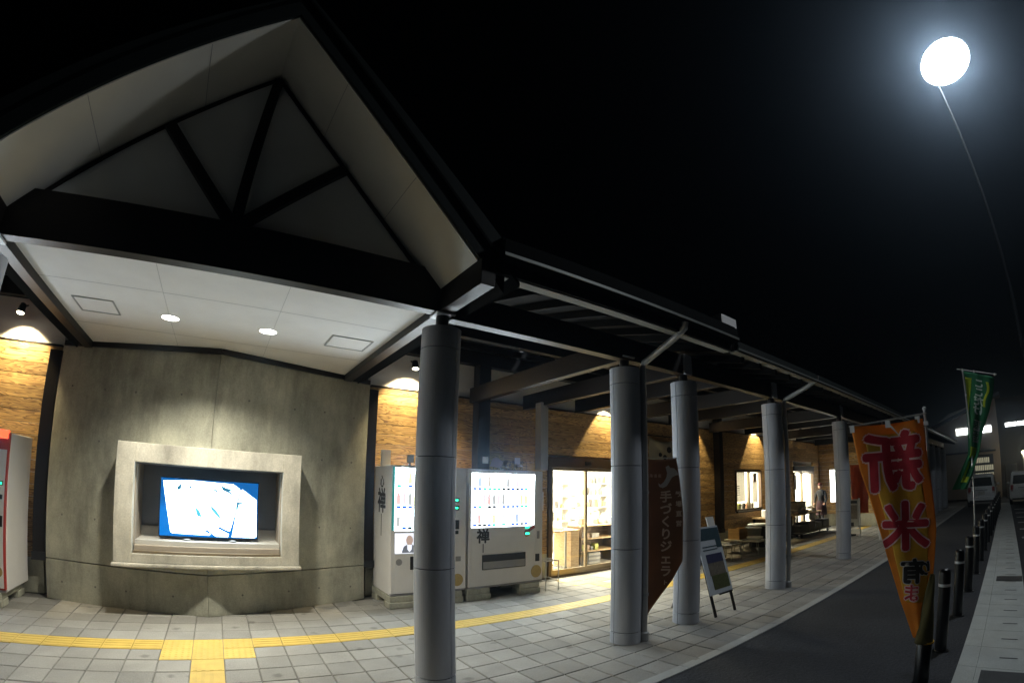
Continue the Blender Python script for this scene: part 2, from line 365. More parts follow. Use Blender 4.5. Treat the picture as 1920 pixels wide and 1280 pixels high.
def text_obj(body, size, fn, name, m, parent, offset=0.0, sub=0, mirror=False):   # fn maps flat (x,y) onto a surface
    fat = abs(offset) if offset > .0061 else 0.0
    base = Vector((0, 0, 0)); q_ = parent
    while q_: base = base+q_.location; q_ = q_.parent
    vs, fs = text_geo(body, size, 0.0 if fat else offset, sub); mb = MB()
    for k in range(9 if fat else 1):          # a brush-fat character: the strokes laid side by side
        dx, dy = (fat*math.cos(k*math.pi/4), fat*math.sin(k*math.pi/4)) if k < 8 and fat else (0, 0)
        o_ = len(mb.v)
        for v in vs:
            x_ = (v.x+dx)*(-1 if mirror else 1); y_ = v.y+dy; p = Vector(fn(x_, y_))
            if k and fat:
                nn = (Vector(fn(x_+.01, y_))-p).cross(Vector(fn(x_, y_+.01))-p)
                if nn.length > 1e-9:
                    nn.normalize()
                    if nn.dot(Vector((0, 0, CAM_Z))-p-base) < 0: nn = -nn
                    p = p+nn*(k*.00025)
            mb.v.append(tuple(p))
        mb.f += [tuple(i+o_ for i in f) for f in fs]
    me = bpy.data.meshes.new(name); me.from_pydata(mb.v, [], mb.f); me.update(); me.materials.append(M[m])
    o = bpy.data.objects.new(name, me); COL.objects.link(o); o.parent = parent; return o

def light(kind, name, parent, loc, power, color, target=None, size=.1, spot=90, blend=.4, size_y=None):
    l = bpy.data.lights.new(name, kind); l.energy = power; l.color = color
    if kind == 'AREA':
        l.size = size
        if size_y: l.shape = 'RECTANGLE'; l.size_y = size_y
    else: l.shadow_soft_size = size
    if kind == 'SPOT': l.spot_size = R(spot); l.spot_blend = blend
    o = bpy.data.objects.new(name, l); COL.objects.link(o); o.location = loc
    if parent: o.parent = parent
    if target is not None:
        d = Vector(target)-Vector(loc); o.rotation_euler = d.to_track_quat('-Z', 'Y').to_euler()
    return o

# ================================================================== THE SETTING
MB().box(-150, 250, -150, 150, -.40, -.10).build('ground', 'asphalt'); tag(bpy.data.objects['ground'], kind='structure')
GY0 = lambda x: .385+.0115*x          # inner edge of the concrete gutter
GY1 = lambda x: -.30+.0175*x          # outer edge
walk = MB().add([(-6, 2.58, -.008), (-6, GY0(-6), -.008), (34, GY0(34), -.008), (34, 2.58, -.008), (-6, 2.58, -.09), (-6, GY0(-6), -.09), (34, GY0(34), -.09), (34, 2.58, -.09)],
    [(0, 1, 2, 3), (4, 7, 6, 5), (0, 4, 5, 1), (1, 5, 6, 2), (2, 6, 7, 3), (3, 7, 4, 0)]).build('asphalt_path', 'asphalt')
tag(walk, kind='structure')
lot = MB().add([(-6, GY1(-6), -.02), (-6, -60, -.02), (90, -60, -.02), (90, GY1(90), -.02)], [(3, 2, 1, 0)]).build('parking_lot', 'asphalt')
tag(lot, kind='structure')
for i in range(9):                    # painted bars of the parking bays
    x = 8.2+i*2.05
    for k in (0, .17): MB().box(x+k, x+k+.07, GY1(x)-5.2, GY1(x)-.14, -.018, -.015).build('painted_line', 'road_paint', lot)

# concrete gutter: one block after another
gut = MB().box(-4, 30, -.3, .3, -.2, -.08).build('gutter', 'gutter_concrete'); tag(gut, kind='structure')
x = 2.4; k = 0
while x < 30:
    L_ = .594; a0, a1, b0, b1 = GY0(x), GY0(x+L_), GY1(x), GY1(x+L_)
    if not (3.9 < x < 4.4 and False):
        mb = MB()
        for (f0, f1, z0, z1) in ((0, .26, 0.0, -.004), (.263, 1, -.004, -.010)):
            y = lambda f, q, r: q+(r-q)*f
            mb.add([(x, y(f0, a0, b0), z0), (x+L_, y(f0, a1, b1), z0), (x+L_, y(f1, a1, b1), z1), (x, y(f1, a0, b0), z1),
                    (x, y(f0, a0, b0), -.1), (x+L_, y(f0, a1, b1), -.1), (x+L_, y(f1, a1, b1), -.1), (x, y(f1, a0, b0), -.1)],
                   [(0, 1, 2, 3), (0, 4, 5, 1), (1, 5, 6, 2), (2, 6, 7, 3), (3, 7, 4, 0)])
        mb.build('gutter_block', 'gutter_concrete', gut)
        if k > 2 and k < 26:
            ym = (a0*.32+b0*.68)
            B(x+L_/2-.012, x+L_/2+.012, ym-.085, ym+.085, -.006, -.0045).build('drain_slot', 'grate_iron', gut)
    x += .6; k += 1
def grate(x0, x1):
    ya, yb = GY0(x0)*.68+GY1(x0)*.32, GY0(x0)*.02+GY1(x0)*.98
    g = B(x0, x1, yb, ya, -.007, -.0005).build('drain_frame', 'grate_iron', gut)
    n = int((ya-yb)/.035)
    for i in range(n): B(x0+.02, x1-.02, yb+.01+i*.035, yb+.024+i*.035, -.0005, .006).build('grate_bar', 'grate_iron', g)
grate(4.12, 4.72); grate(8.75, 9.15)  # the farther one is a dark band laid across the gutter

# pavement of square slabs with the yellow tactile line
pave = MB().box(-8, 30, 2.6, 7.4, -.2, -.012).build('pavement', 'grout'); tag(pave, kind='structure')
def slab_mesh(sx, sy, m, name):
    h = .02; c = .006
    a, b = sx/2, sy/2
    return MB().add([(-a, -b, -h), (a, -b, -h), (a, b, -h), (-a, b, -h), (-a, -b, -c), (a, -b, -c), (a, b, -c), (-a, b, -c),
                     (-a+c, -b+c, 0), (a-c, -b+c, 0), (a-c, b-c, 0), (-a+c, b-c, 0)],
                    [(0, 1, 5, 4), (1, 2, 6, 5), (2, 3, 7, 6), (3, 0, 4, 7), (4, 5, 9, 8), (5, 6, 10, 9), (6, 7, 11, 10), (7, 4, 8, 11), (8, 9, 10, 11)]).mesh(name, m)
slab = slab_mesh(.291, .291, 'paver', 'paver')
def guide_tile(dots):
    mb = MB(); mb.box(-.147, .147, -.147, .147, -.02, .001)
    if dots:
        for i in range(5):
            for j in range(5): mb.lathe([(.015, .001), (.010, .004)], 6, ((i-2)*.058, (j-2)*.058))
    else:
        for j in range(4): mb.box(-.135, .135, (j-1.5)*.072-.017, (j-1.5)*.072+.017, .001, .0035)
    return mb
line_tile = guide_tile(False).mesh('tactile_tile', 'tactile_yellow'); dot_tile = guide_tile(True).mesh('tactile_tile', 'tactile_yellow')
Y0 = 5.333
tact = {}
for i in range(-14, 92): tact[(i, 0)] = 'L'
for i in (-2, -1, 0): tact[(i, 0)] = 'D'; tact[(i, -1)] = 'D'
for j in range(-2, -9, -1): tact[(-1, j)] = 'S'
for j in range(1, 4): tact[(19, j)] = 'S'
for i in (18, 19, 20):
    for j in (4, 5): tact[(i, j)] = 'D'
cells = []
for i in range(-24, 96):
    for j in range(-9, 6):
        xc, yc = .135+.3*i, Y0-.15+.3*j
        if (i, j) in tact:
            t = tact[(i, j)]
            px, py = pix(xc, yc, 0)
            if -80 < px < 2000 and py < 1340:
                inst(dot_tile if t == 'D' else line_tile, 'tactile_tile', pave, (xc, yc, random.uniform(-.001, .001)), (0, 0, R(90) if t == 'S' else 0))
            continue
        if yc > 7.05 or yc < 2.66: continue
        px, py = pix(xc, yc, 0)
        vis = -60 < px < 1960 and py < 1330
        cells.append((0 if vis else 1, math.hypot(xc, yc), xc, yc))
cells.sort()
rest = MB()
for n_, (hid, d_, xc, yc) in enumerate(cells):
    dz = random.gauss(0, .0012)
    if n_ < 300 and not hid:
        inst(slab, 'paver', pave, (xc, yc, dz), (random.gauss(0, .003), random.gauss(0, .003), random.gauss(0, .004)))
    elif d_ < 32:
        c = .006; a = .1455
        rest.add([(xc-a, yc-a, dz-c), (xc+a, yc-a, dz-c), (xc+a, yc+a, dz-c), (xc-a, yc+a, dz-c), (xc-a+c, yc-a+c, dz), (xc+a-c, yc-a+c, dz), (xc+a-c, yc+a-c, dz), (xc-a+c, yc+a-c, dz),
                  (xc-a, yc-a, dz-.02), (xc+a, yc-a, dz-.02), (xc+a, yc+a, dz-.02), (xc-a, yc+a, dz-.02)],
                 [(0, 1, 5, 4), (1, 2, 6, 5), (2, 3, 7, 6), (3, 0, 4, 7), (4, 5, 6, 7), (8, 9, 1, 0), (9, 10, 2, 1), (10, 11, 3, 2), (11, 8, 0, 3)])
o = rest.build('farther_pavers', 'paver', pave); tag(o, kind='stuff')
for i in range(-5, 48):
    B(.6*i+.003, .6*i+.597, 2.565, 2.678, -.12, .002).build('edge_stone', 'edge_stone', pave, bevel=.006)

# ================================================================== THE BUILDING
bld = thing('station_building', 'long low timber and concrete building with dark gabled porch and colonnade', 'building')
CY = 3.555
# ---- columns: steel core clad with ring panels
def shell(z0, z1, a0, a1, r0=.150, r1=.165, n=16):
    mb = MB(); vs = []; fs = []
    for z in (z0, z1):
        for r in (r0, r1):
            for k in range(n+1):
                t = a0+(a1-a0)*k/n; vs.append((r*math.cos(t), r*math.sin(t), z))
    m_ = n+1; A, Bq, C, D = 0, m_, 2*m_, 3*m_
    for k in range(n):
        fs += [(Bq+k, Bq+k+1, D+k+1, D+k), (A+k+1, A+k, C+k, C+k+1), (C+k, C+k+1, D+k+1, D+k)[::-1], (A+k, A+k+1, Bq+k+1, Bq+k)[::-1]]
    fs += [(A, Bq, D, C), (A+n, C+n, D+n, Bq+n)]
    return mb.add(vs, fs)
ZJ = [0.0, .134, 1.023, 1.896, 2.772, 2.955]
core_me = MB().lathe([(.149, .001), (.149, 2.93)], 24).mesh('column_core', 'column_core', True)
neck_me = MB().lathe([(.055, 2.93), (.055, 3.09)], 14).mesh('neck', 'black_paint', True)
plate_me = MB().box(-.085, .085, -.085, .085, 3.075, 3.09).mesh('head_plate', 'white_band')
pan_me = {}
SEAMS = [R(-62), R(-62)+R(120), R(-62)+R(240)]
for k in range(5):
    for q in range(3):
        a0 = SEAMS[q]+.018; a1 = SEAMS[q]+R(120)-.018
        pan_me[(k, q)] = shell(ZJ[k]+.004, ZJ[k+1]-.004, a0, a1).mesh('cladding_panel', 'column_cladding', False)
        for p in pan_me[(k, q)].polygons: p.use_smooth = False
def column(x, y=CY):
    c = inst(core_me, 'column', bld, (x, y, 0), (0, 0, R(random.uniform(-4, 4))))
    for me in pan_me.values(): inst(me, 'cladding_panel', c)
    inst(neck_me, 'neck', c); inst(plate_me, 'head_plate', c)
XC = [-1.955, 1.60, 3.787, 4.87, 7.308, 10.728, 14.44, 18.1, 21.7, 24.0, 25.7, 27.9]
for x in XC: column(x)

# ---- porch: chevron concrete wall with the framed niche
wall = MB().box(-2.30, 1.96, 7.0, 7.3, 0.0, 3.6).build('concrete_wall', 'concrete', bld)
XA = -.17
def wy(x): return 6.2+(x-XA)*(.66/-2.15) if x < XA else 6.2+(x-XA)*(.68/2.15)
def cpanel(x0, x1, z0, z1, name='concrete_panel'):
    return MB().add([(x0, wy(x0), z0), (x1, wy(x1), z0), (x1, 7.0, z0), (x0, 7.0, z0), (x0, wy(x0), z1), (x1, wy(x1), z1), (x1, 7.0, z1), (x0, 7.0, z1)],
                    [(3, 2, 1, 0), (4, 5, 6, 7), (0, 1, 5, 4), (1, 2, 6, 5), (2, 3, 7, 6), (3, 0, 4, 7)]).build(name, 'concrete', wall, bevel=.004)
NX0, NX1, NZ0, NZ1 = -1.055, .715, .735, 1.755            # niche opening
ZS = .497
for (x0, x1) in ((-2.32, XA-.002), (XA+.002, 1.98)):
    cpanel(x0, x1, 0, ZS-.006)
    if x0 < XA:
        cpanel(x0, NX0, ZS+.006, 3.165); cpanel(NX0, x1, ZS+.006, NZ0); cpanel(NX0, x1, NZ1, 3.165)
    else:
        cpanel(NX1, x1, ZS+.006, 3.165); cpanel(x0, NX1, ZS+.006, NZ0); cpanel(x0, NX1, NZ1, 3.165)
hole = MB().lathe([(.013, 0), (.013, .003)], 10).mesh('tie_hole', 'grout')
for side in (-1, 1):
    for zi, z in enumerate((.22, 1.05, 1.95, 2.6)):
        for xo in (.42, 1.02, 1.45, 1.92):
            x = XA+side*xo+random.uniform(-.01, .01)
            if NX0-.25 < x < NX1+.25 and NZ0-.2 < z < NZ1+.25: continue
            ang = math.atan2(.66 if side < 0 else .68, 2.15)*(-1 if side < 0 else 1)
            inst(hole, 'tie_hole', wall, (x, wy(x)-.0005, z+random.uniform(-.02, .02)), (R(90), 0, ang))
for (x0, x1) in ((-2.3, XA), (XA, 1.96)):
    MB().bar((x0, wy(x0)-.02, 3.135), (x1, wy(x1)-.02, 3.135), .045, .062).build('wall_trim', 'dark_timber', wall)
# precast surround, proud of the wall
FX0, FX1, FZ0, FZ1, FY = -1.275, .935, .585, 1.972, 6.13
fr = MB()
for (x0, x1, z0, z1) in ((FX0, NX0-.001, FZ0+.045, FZ1), (NX1+.001, FX1, FZ0+.045, FZ1), (NX0-.001, NX1+.001, NZ1, FZ1), (NX0-.001, NX1+.001, FZ0+.045, NZ0)):
    fr.box(x0, x1, FY, 6.56, z0, z1)
frame = fr.build('niche_frame', 'precast', bld, bevel=.006)
B(FX0-.02, FX1+.02, FY-.055, 6.56, FZ0, FZ0+.044).build('sill', 'precast', frame, bevel=.012)
B(NX0+.01, NX1-.01, 6.16, 6.22, NZ0+.001, NZ0+.03).build('inner_sill', 'door_alu', frame, bevel=.004)
B(NX0+.01, NX1-.01, 6.235, 6.30, NZ0+.001, NZ0+.085).build('inner_sill', 'sill_beige', frame, bevel=.006)
B(NX0+.012, NX1-.012, 6.30, 6.80, NZ0+.001, NZ0+.135).build('niche_floor', 'recess_light', frame)
B(NX0, NX1, 6.80, 6.84, NZ0, NZ1).build('niche_back', 'recess_panel', frame)
B(NX0+.001, NX0+.012, 6.26, 6.80, NZ0+.10, NZ1-.002).build('niche_lining', 'sill_beige', frame)
B(NX1-.012, NX1-.001, 6.26, 6.80, NZ0+.10, NZ1-.002).build('niche_lining', 'sill_beige', frame)
B(NX0+.012, NX1-.012, 6.26, 6.80, NZ1-.012, NZ1-.001).build('niche_lining', 'recess_panel', frame)
B(NX0+.012, NX1-.012, 6.76, 6.798, NZ0+.136, NZ0+.26).build('back_rail', 'recess_light', frame)

# ---- wooden walls: concrete base, planks, white band, dark posts
WY = 7.1
def wood_wall(x0, x1, holes=(), zt=3.13, name='wood_wall'):
    core = MB()
    def blocks(z0, z1):
        xs = [x0]
        for (h0, h1, hz0, hz1) in holes:
            if z0 < hz1-.001 and z1 > hz0+.001: xs += [h0, h1]
        xs.append(x1)
        return [(xs[i], xs[i+1]) for i in range(0, len(xs), 2)]
    zcuts = sorted({0.0, zt, 3.72}|{h[2] for h in holes}|{h[3] for h in holes}); 
    for a, b in zip(zcuts, zcuts[1:]):
        for (p, q) in blocks(a, b): core.box(p, q, WY+.03, WY+.16, a, b)
    wl = core.build(name, 'white_plaster', bld)
    for (p, q) in blocks(.02, .44):
        B(p+.002, q-.002, WY-.03, WY+.029, 0.0, .45).build('base_course', 'concrete', wl, bevel=.005)
    h = .152; z = .452
    while z < zt-.02:
        z1 = min(z+h-.006, zt-.003)
        for (p, q) in blocks(z, z1):
            xx = p
            while xx < q-.01:
                e = min(q, xx+random.uniform(2.2, 3.8))
                if q-e < .6: e = q
                d = random.uniform(0, .004)
                o = MB().box(0, e-xx-.002, -.022-d, .028, 0, z1-z).build('plank', 'cladding_wood', wl, bevel=.003, loc=(xx+.001, WY, z), seg=1)
                xx = e
        z += h
    for (p, q) in blocks(zt, 3.70):
        B(p, q, WY-.028, WY+.029, zt, zt+.028).build('cover_strip', 'dark_timber', wl)
    return wl
wood_wall(-8, -2.42)
DX0, DX1, DZ = 5.42, 7.34, 2.24
W1 = (12.0, 13.56, .94, 2.09); W2 = (16.02, 17.86, .0, 2.28)
wood_wall(2.05, 11.0, holes=((DX0, DX1, 0.0, DZ),))
wood_wall(11.002, 18.55, holes=(W1, W2))
for (x0, x1, y0, y1, z0, z1) in ((-2.53, -2.36, 6.93, 7.07, .45, 3.06), (1.995, 2.135, 6.93, 7.07, .45, 3.06), (3.83, 4.05, 6.86, 7.07, .45, 3.70), (10.92, 11.1, 6.88, 7.07, .45, 3.70)):
    p = B(x0, x1, y0, y1, z0, z1).build('post', 'dark_timber', bld, bevel=.006)
    B(x0-.012, x1+.012, y0-.012, y1+.01, z0-.002, z0+.10).build('shoe', 'black_paint', p)
B(4.76, 4.92, 6.40, 6.56, 1.96, 3.10).build('duct_cover', 'column_cladding', bld, bevel=.01)
# wing wall that steps forward at the far end
wg = B(18.60, 18.75, 3.95, 7.1, 0, 3.7).build('wing_wall', 'white_plaster', bld)
z = .452
while z < 3.1:
    for (y0, y1) in ((3.95, 6.38), (6.66, 7.1)) if .9 < z < 2.0 else ((3.95, 7.1),):
        MB().box(-.022-random.uniform(0, .004), .0, 0, y1-y0, 0, .146).build('plank', 'cladding_wood', wg, loc=(18.60, y0, z), bevel=.003, seg=1)
    z += .152
B(18.56, 18.60, 3.95, 7.1, 0, .45).build('base_course', 'concrete', wg)
win = B(18.585, 18.598, 6.38, 6.66, .90, 2.1).build('window', 'window_lit', wg)
B(18.57, 18.584, 6.505, 6.535, .9, 2.1).build('glazing_bar', 'pale_wood', win)
for yy in (6.37, 6.655): B(18.56, 18.59, yy, yy+.02, .88, 2.12).build('window_frame', 'pale_wood', win)

# ---- shop door: two sliding leaves in a bronze frame
door = MB().box(DX0, DX1, 7.02, 7.13, 2.05, DZ-.002).box(DX0, DX0+.06, 7.02, 7.13, 0, 2.049).box(DX1-.06, DX1, 7.02, 7.13, 0, 2.049).box(DX0+.061, DX1-.061, 7.02, 7.13, 0.0, .03).build('sliding_door', 'door_frame', bld)
for (x0, x1, y) in ((DX0+.062, 6.385, 7.045), (6.355, DX1-.062, 7.085)):
    lf = MB().box(x0, x0+.05, y, y+.03, .03, 2.048).box(x1-.05, x1, y, y+.03, .03, 2.048).box(x0+.051, x1-.051, y, y+.03, .03, .13).box(x0+.051, x1-.051, y, y+.03, 1.99, 2.048).build('door_leaf', 'door_alu', door)
    B(x0+.05, x1-.05, y+.012, y+.018, .131, 1.989).build('pane', 'pane_glass', lf)
B(6.30, 6.45, 6.99, 7.019, 2.10, 2.18).build('sensor', 'black_plastic', door, bevel=.01)
# ---- windows
def window(W, bars, name='window'):
    x0, x1, z0, z1 = W
    f = MB().box(x0, x1, 7.04, 7.14, z1-.05, z1-.001).box(x0, x1, 7.04, 7.14, z0+.001, z0+.05).box(x0+.001, x0+.05, 7.04, 7.14, z0+.051, z1-.051).box(x1-.05, x1-.001, 7.04, 7.14, z0+.051, z1-.051).build(name, 'door_frame', bld)
    xs = [x0+.05]+[b for b in bars]+[x1-.05]
    for b in bars: B(b-.03, b+.03, 7.05, 7.13, z0+.051, z1-.051).build('mullion', 'door_alu', f)
    for a, b in zip(xs, xs[1:]): B(a+.031, b-.031, 7.085, 7.091, z0+.051, z1-.051).build('pane', 'pane_glass', f)
    return f
w1 = window(W1, (12.80,)); B(11.96, 13.60, 6.97, 7.04, .90, .938).build('sill', 'dark_timber', w1)
w2 = window((16.02, 17.86, .02, 2.06), (16.75,)); B(16.02, 17.86, 7.03, 7.12, 2.07, 2.27).build('header', 'dark_timber', w2)

# ---- roof frame: beams on the column heads
TB0, TB1 = 3.094, 3.466
B(-1.894, 1.539, 3.495, 3.615, TB0, TB1).build('tie_beam', 'dark_timber', bld, bevel=.004)
for x in (-1.955, 1.60):
    B(x-.06, x+.06, 2.80, 3.494, TB0, 3.30).build('bracket_arm', 'dark_timber', bld, bevel=.004)
    B(x-.06, x+.06, 3.616, 6.92, TB0, 3.34).build('porch_beam', 'dark_timber', bld, bevel=.004)
    B(x-.0605, x+.0605, 3.494, 3.616, TB0, 3.36).build('beam_joint', 'dark_timber', bld)
for (x0, x1) in ((-7.5, -2.016), (1.661, 4.86), (4.862, 18.59), (18.592, 28.2)):
    B(x0, x1, 3.495, 3.615, 3.052, 3.30).build('eave_beam', 'dark_timber', bld, bevel=.004)
for i, x in enumerate([-4.2, 3.787, 4.87, 6.1, 7.308, 9.0, 10.728, 12.6, 14.44, 16.3, 18.1]):
    zb = 3.05 if x in XC else 3.12
    B(x-.055, x+.055, 3.616, 7.02, zb, zb+.25).build('cross_beam', 'dark_timber', bld, bevel=.004)
for x in (4.87, 7.308, 10.728, 14.44):
    B(x-.075, x+.075, 3.465, 3.494, 3.05, 3.30).build('bracket_plate', 'column_cladding', bld)
for (x0, x1) in ((-7.5, -2.03), (1.68, 18.55)):
    B(x0, x1, 6.96, 7.06, 3.715, 3.95).build('wall_plate', 'dark_timber', bld)
    B(x0, x1, 7.08, 7.12, 3.951, 4.3).build('upper_wall', 'white_plaster', bld)
    B(x0, x1, 5.25, 5.36, 3.55, 3.72).build('purlin', 'dark_timber', bld)
    B(x0, x1, 6.90, 6.98, 3.96, 4.06).build('purlin', 'dark_timber', bld)
# main roof planes (eave on the street side)
SL = .22; EY, EZ = 2.84, 3.40
def roof_slab(x0, x1, name='roof', dz=0.0):
    yb = 11.0
    u = lambda y: EZ+dz+(y-EY)*SL
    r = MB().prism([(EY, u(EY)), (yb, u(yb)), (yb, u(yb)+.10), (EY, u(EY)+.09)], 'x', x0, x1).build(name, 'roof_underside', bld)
    MB().prism([(EY-.06, u(EY-.06)+.10), (yb, u(yb)+.104), (yb, u(yb)+.13), (EY-.06, u(EY-.06)+.125)], 'x', x0-.02, x1+.02).build('roof_sheet', 'roof_metal', r)
    xx = x0+.25
    while xx < x1:
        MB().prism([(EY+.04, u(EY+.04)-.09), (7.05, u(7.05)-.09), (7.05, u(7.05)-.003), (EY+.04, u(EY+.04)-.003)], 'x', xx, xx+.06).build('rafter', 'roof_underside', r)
        xx += .4545
    return r
def eave(x0, x1, dz=0.0):
    g = MB()
    pts = [(2.73, 3.47+dz), (2.73, 3.345+dz), (2.775, 3.325+dz), (2.83, 3.325+dz), (2.83, 3.45+dz), (2.822, 3.45+dz), (2.822, 3.333+dz), (2.778, 3.333+dz), (2.738, 3.35+dz), (2.738, 3.47+dz)]
    gu = g.prism(pts, 'x', x0, x1).build('rain_gutter', 'roof_metal', bld)
    B(x0, x1, 2.722, 2.7295, 3.338+dz, 3.362+dz).build('gutter_lip', 'gutter_metal', gu)
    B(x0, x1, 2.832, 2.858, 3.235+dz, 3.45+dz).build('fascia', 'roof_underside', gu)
    B(x0, x1, 2.859, 2.955, 3.225+dz, 3.245+dz).build('eave_soffit', 'eave_board', gu)
    for xx in (x0, x1-.006): MB().prism([(2.725, 3.32+dz), (2.835, 3.32+dz), (2.835, 3.475+dz), (2.725, 3.475+dz)], 'x', xx-.001, xx+.007).build('end_cap', 'roof_metal', gu)
roof_slab(1.72, 4.90); eave(1.69, 4.90)
roof_slab(4.96, 28.3, dz=-.17)
fa = B(4.96, 28.3, 2.775, 2.80, 3.235, 3.345).build('fascia', 'barge_metal', bld); B(4.96, 28.3, 2.801, 2.90, 3.225, 3.243).build('eave_soffit', 'eave_board', fa); B(4.96, 28.3, 2.766, 2.7745, 3.24, 3.262).build('drip_edge', 'gutter_metal', fa)
roof_slab(-8, -2.08); eave(-8, -2.05)
# porch gable, 45 degrees
XM = -.1775; AP = 5.014; GYF = 2.86
def gx(side, z): return XM+side*(AP-z)
B(-1.93, 1.575, 3.616, 7.02, 3.17, 3.20).build('porch_ceiling', 'white_plaster', bld)
for y in (4.45, 5.8): B(-1.92, 1.565, y, y+.002, 3.1685, 3.17).build('ceiling_joint', 'recess_panel', bld)
for x in (-.73, .35): B(x, x+.002, 3.62, 6.9, 3.1683, 3.17).build('ceiling_joint', 'recess_panel', bld)
MB().prism([(-1.89, 3.30), (1.535, 3.30), (XM, AP-.005)], 'y', 3.58, 3.605).build('gable_panel', 'gable_panel', bld)
# dark strut work on the panel
for (a, b) in (((XM, 4.93), (XM, 3.44)), ((XM-.73, 4.22), (XM-.02, 3.46)), ((XM+.755, 4.20), (XM+.02, 3.46))):
    MB().bar((a[0], 3.545, a[1]), (b[0], 3.545, b[1]), .085, .065, (0, 1, 0)).build('gable_strut', 'dark_timber', bld)
gr = None
for side in (-1, 1):
    e = 1.716 if True else 0
    # soffit (sloping underside), roof deck, sheet, barge board
    def sl(y0, y1, t0, t1, x_end, name, m, parent=None, top=0.0):
        pts = [(XM, AP+t0), (XM+side*x_end, AP-x_end+t0), (XM+side*x_end, AP-x_end+t1), (XM, AP+t1)]
        return MB().prism(pts, 'y', y0, y1).build(name, m, bld if parent is None else parent)
    s0 = sl(GYF+.002, 3.578, 0.0, .02, 1.716, 'gable_soffit', 'soffit_board')
    for q in (.52, 1.17):
        MB().bar((XM+side*q, GYF+.01, AP-q-.0005), (XM+side*q, 3.57, AP-q-.0005), .004, .0016, (side, 0, 1)).build('board_joint', 'recess_panel', s0)
    MB().bar((XM, 3.572, AP-.03), (XM+side*1.70, 3.572, AP-1.73), .03, .02, (0, 1, 0)).build('soffit_trim', 'dark_timber', s0)
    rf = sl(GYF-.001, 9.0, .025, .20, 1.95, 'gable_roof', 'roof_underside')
    sl(GYF-.05, 9.0, .203, .235, 2.06, 'roof_sheet', 'roof_metal', rf)
    # barge board: follows the slope, square end above the arm
    pts = [(XM, AP+.012), (XM+side*1.716, AP-1.704), (XM+side*1.90, AP-1.704), (XM+side*1.985, AP-1.62), (XM+side*1.985, AP-1.62+.06), (XM, AP+.29)]
    MB().prism(pts, 'y', GYF-.028, GYF).build('barge_board', 'barge_metal', rf)
# downpipes with their swan necks
def downpipe(x, y, xo):
    d = MB().tube([(x, y, .02), (x, y, 2.98), (x, y-.03, 3.03), (xo, 2.93, 3.19), (xo, 2.79, 3.27), (xo, 2.78, 3.33)], .036, 12).build('downpipe', 'steel_pipe', bld, smooth=True)
    MB().lathe([(.055, .0), (.055, .09), (.04, .10)], 14, (x, y)).build('pipe_shoe', 'galvanised', d)
    for z in (.5, 1.6, 2.6): MB().lathe([(.043, z), (.043, z+.03)], 12, (x, y)).build('pipe_clip', 'galvanised', d)
downpipe(3.955, 3.44, 3.90); downpipe(7.47, 3.40, 7.47)
# roof-top vent box
rb = thing('vent_box', 'pale metal vent box standing on the dark roof edge', 'vent', (6.04, 3.75, 3.58))
B(-.21, .21, -.25, .25, 0, .54).build('housing', 'vm_white', rb, bevel=.008)
B(-.225, -.211, -.2, .2, .04, .18).build('louvre', 'black_plastic', rb)
B(-.16, .16, -.18, .18, -.06, 0).build('foot', 'galvanised', rb)

# ================================================================== PORCH LIGHTS
for i, (x, y, lab) in enumerate(((-.725, 5.19, 'left of the two round downlights glowing in the white porch ceiling'), (.305, 5.15, 'right of the two round downlights glowing in the white porch ceiling'))):
    t = thing('downlight', lab, 'ceiling light', (x, y, 3.17), group='porch ceiling downlights')
    MB().lathe([(.092, -.004), (.108, -.004), (.108, 0.003)], 24, cap=False).build('trim_ring', 'white_band', t)
    MB().lathe([(.092, -.003), (.090, -.001)], 24).build('lens', 'downlight_glow', t)
    light('SPOT', 'bulb', t, (0, 0, -.012), 300, (1, .935, .76), (0, 0, -3), .07, 130, .75)
for k, (x0, x1) in enumerate(((-1.70, -1.27), (.955, 1.41))):
    h = thing('access_hatch', ('access hatch framed in the porch ceiling left of the downlights', 'access hatch framed in the porch ceiling right of the downlights')[k], 'hatch', (0, 0, 3.166), group='porch ceiling hatches')
    MB().box(x0+.02, x1-.02, 4.92, 5.32, -.001, .003).build('panel', 'white_plaster', h)
    MB().box(x0, x1, 4.90, 4.915, -.005, .002).box(x0, x1, 5.325, 5.34, -.005, .002).box(x0, x0+.015, 4.916, 5.324, -.005, .002).box(x1-.015, x1, 4.916, 5.324, -.005, .002).build('rim', 'galvanised', h)
SPOTS = [(-3.02, 'spotlight on the wall left of the concrete porch wall'), (2.66, 'spotlight above the vending machines, half behind the nearest column'),
         (6.95, 'spotlight above the bright shop door'), (9.87, 'spotlight right of the third column from the porch'), (13.25, 'spotlight above the two-pane shop window'), (16.3, 'spotlight above the farther glazed doorway')]
for x, lab in SPOTS:
    t = thing('spot_lamp', lab, 'spotlight', (x, 6.84, 3.50), group='wall spotlights under the eaves')
    MB().bar((0, .17, .10), (0, 0, .02), .03, .02).build('arm', 'black_paint', t)
    MB().tube([(0, .02, .06), (0, -.02, -.03), (0, -.025, -.06)], [.045, .055, .062], 14).build('shade', 'black_paint', t, smooth=True)
    MB().sphere((0, -.027, -.06), (.05, .05, .02)).build('lens', 'spot_glow', t)
    light('SPOT', 'bulb', t, (0, -.03, -.085), 170 if x < 3 else 150, (1, .79, .43), (0, 1.05, -2.0) if x < 3 else (0, .8, -2.0), .03, 104 if x < 3 else 82, .45 if x < 3 else .2)

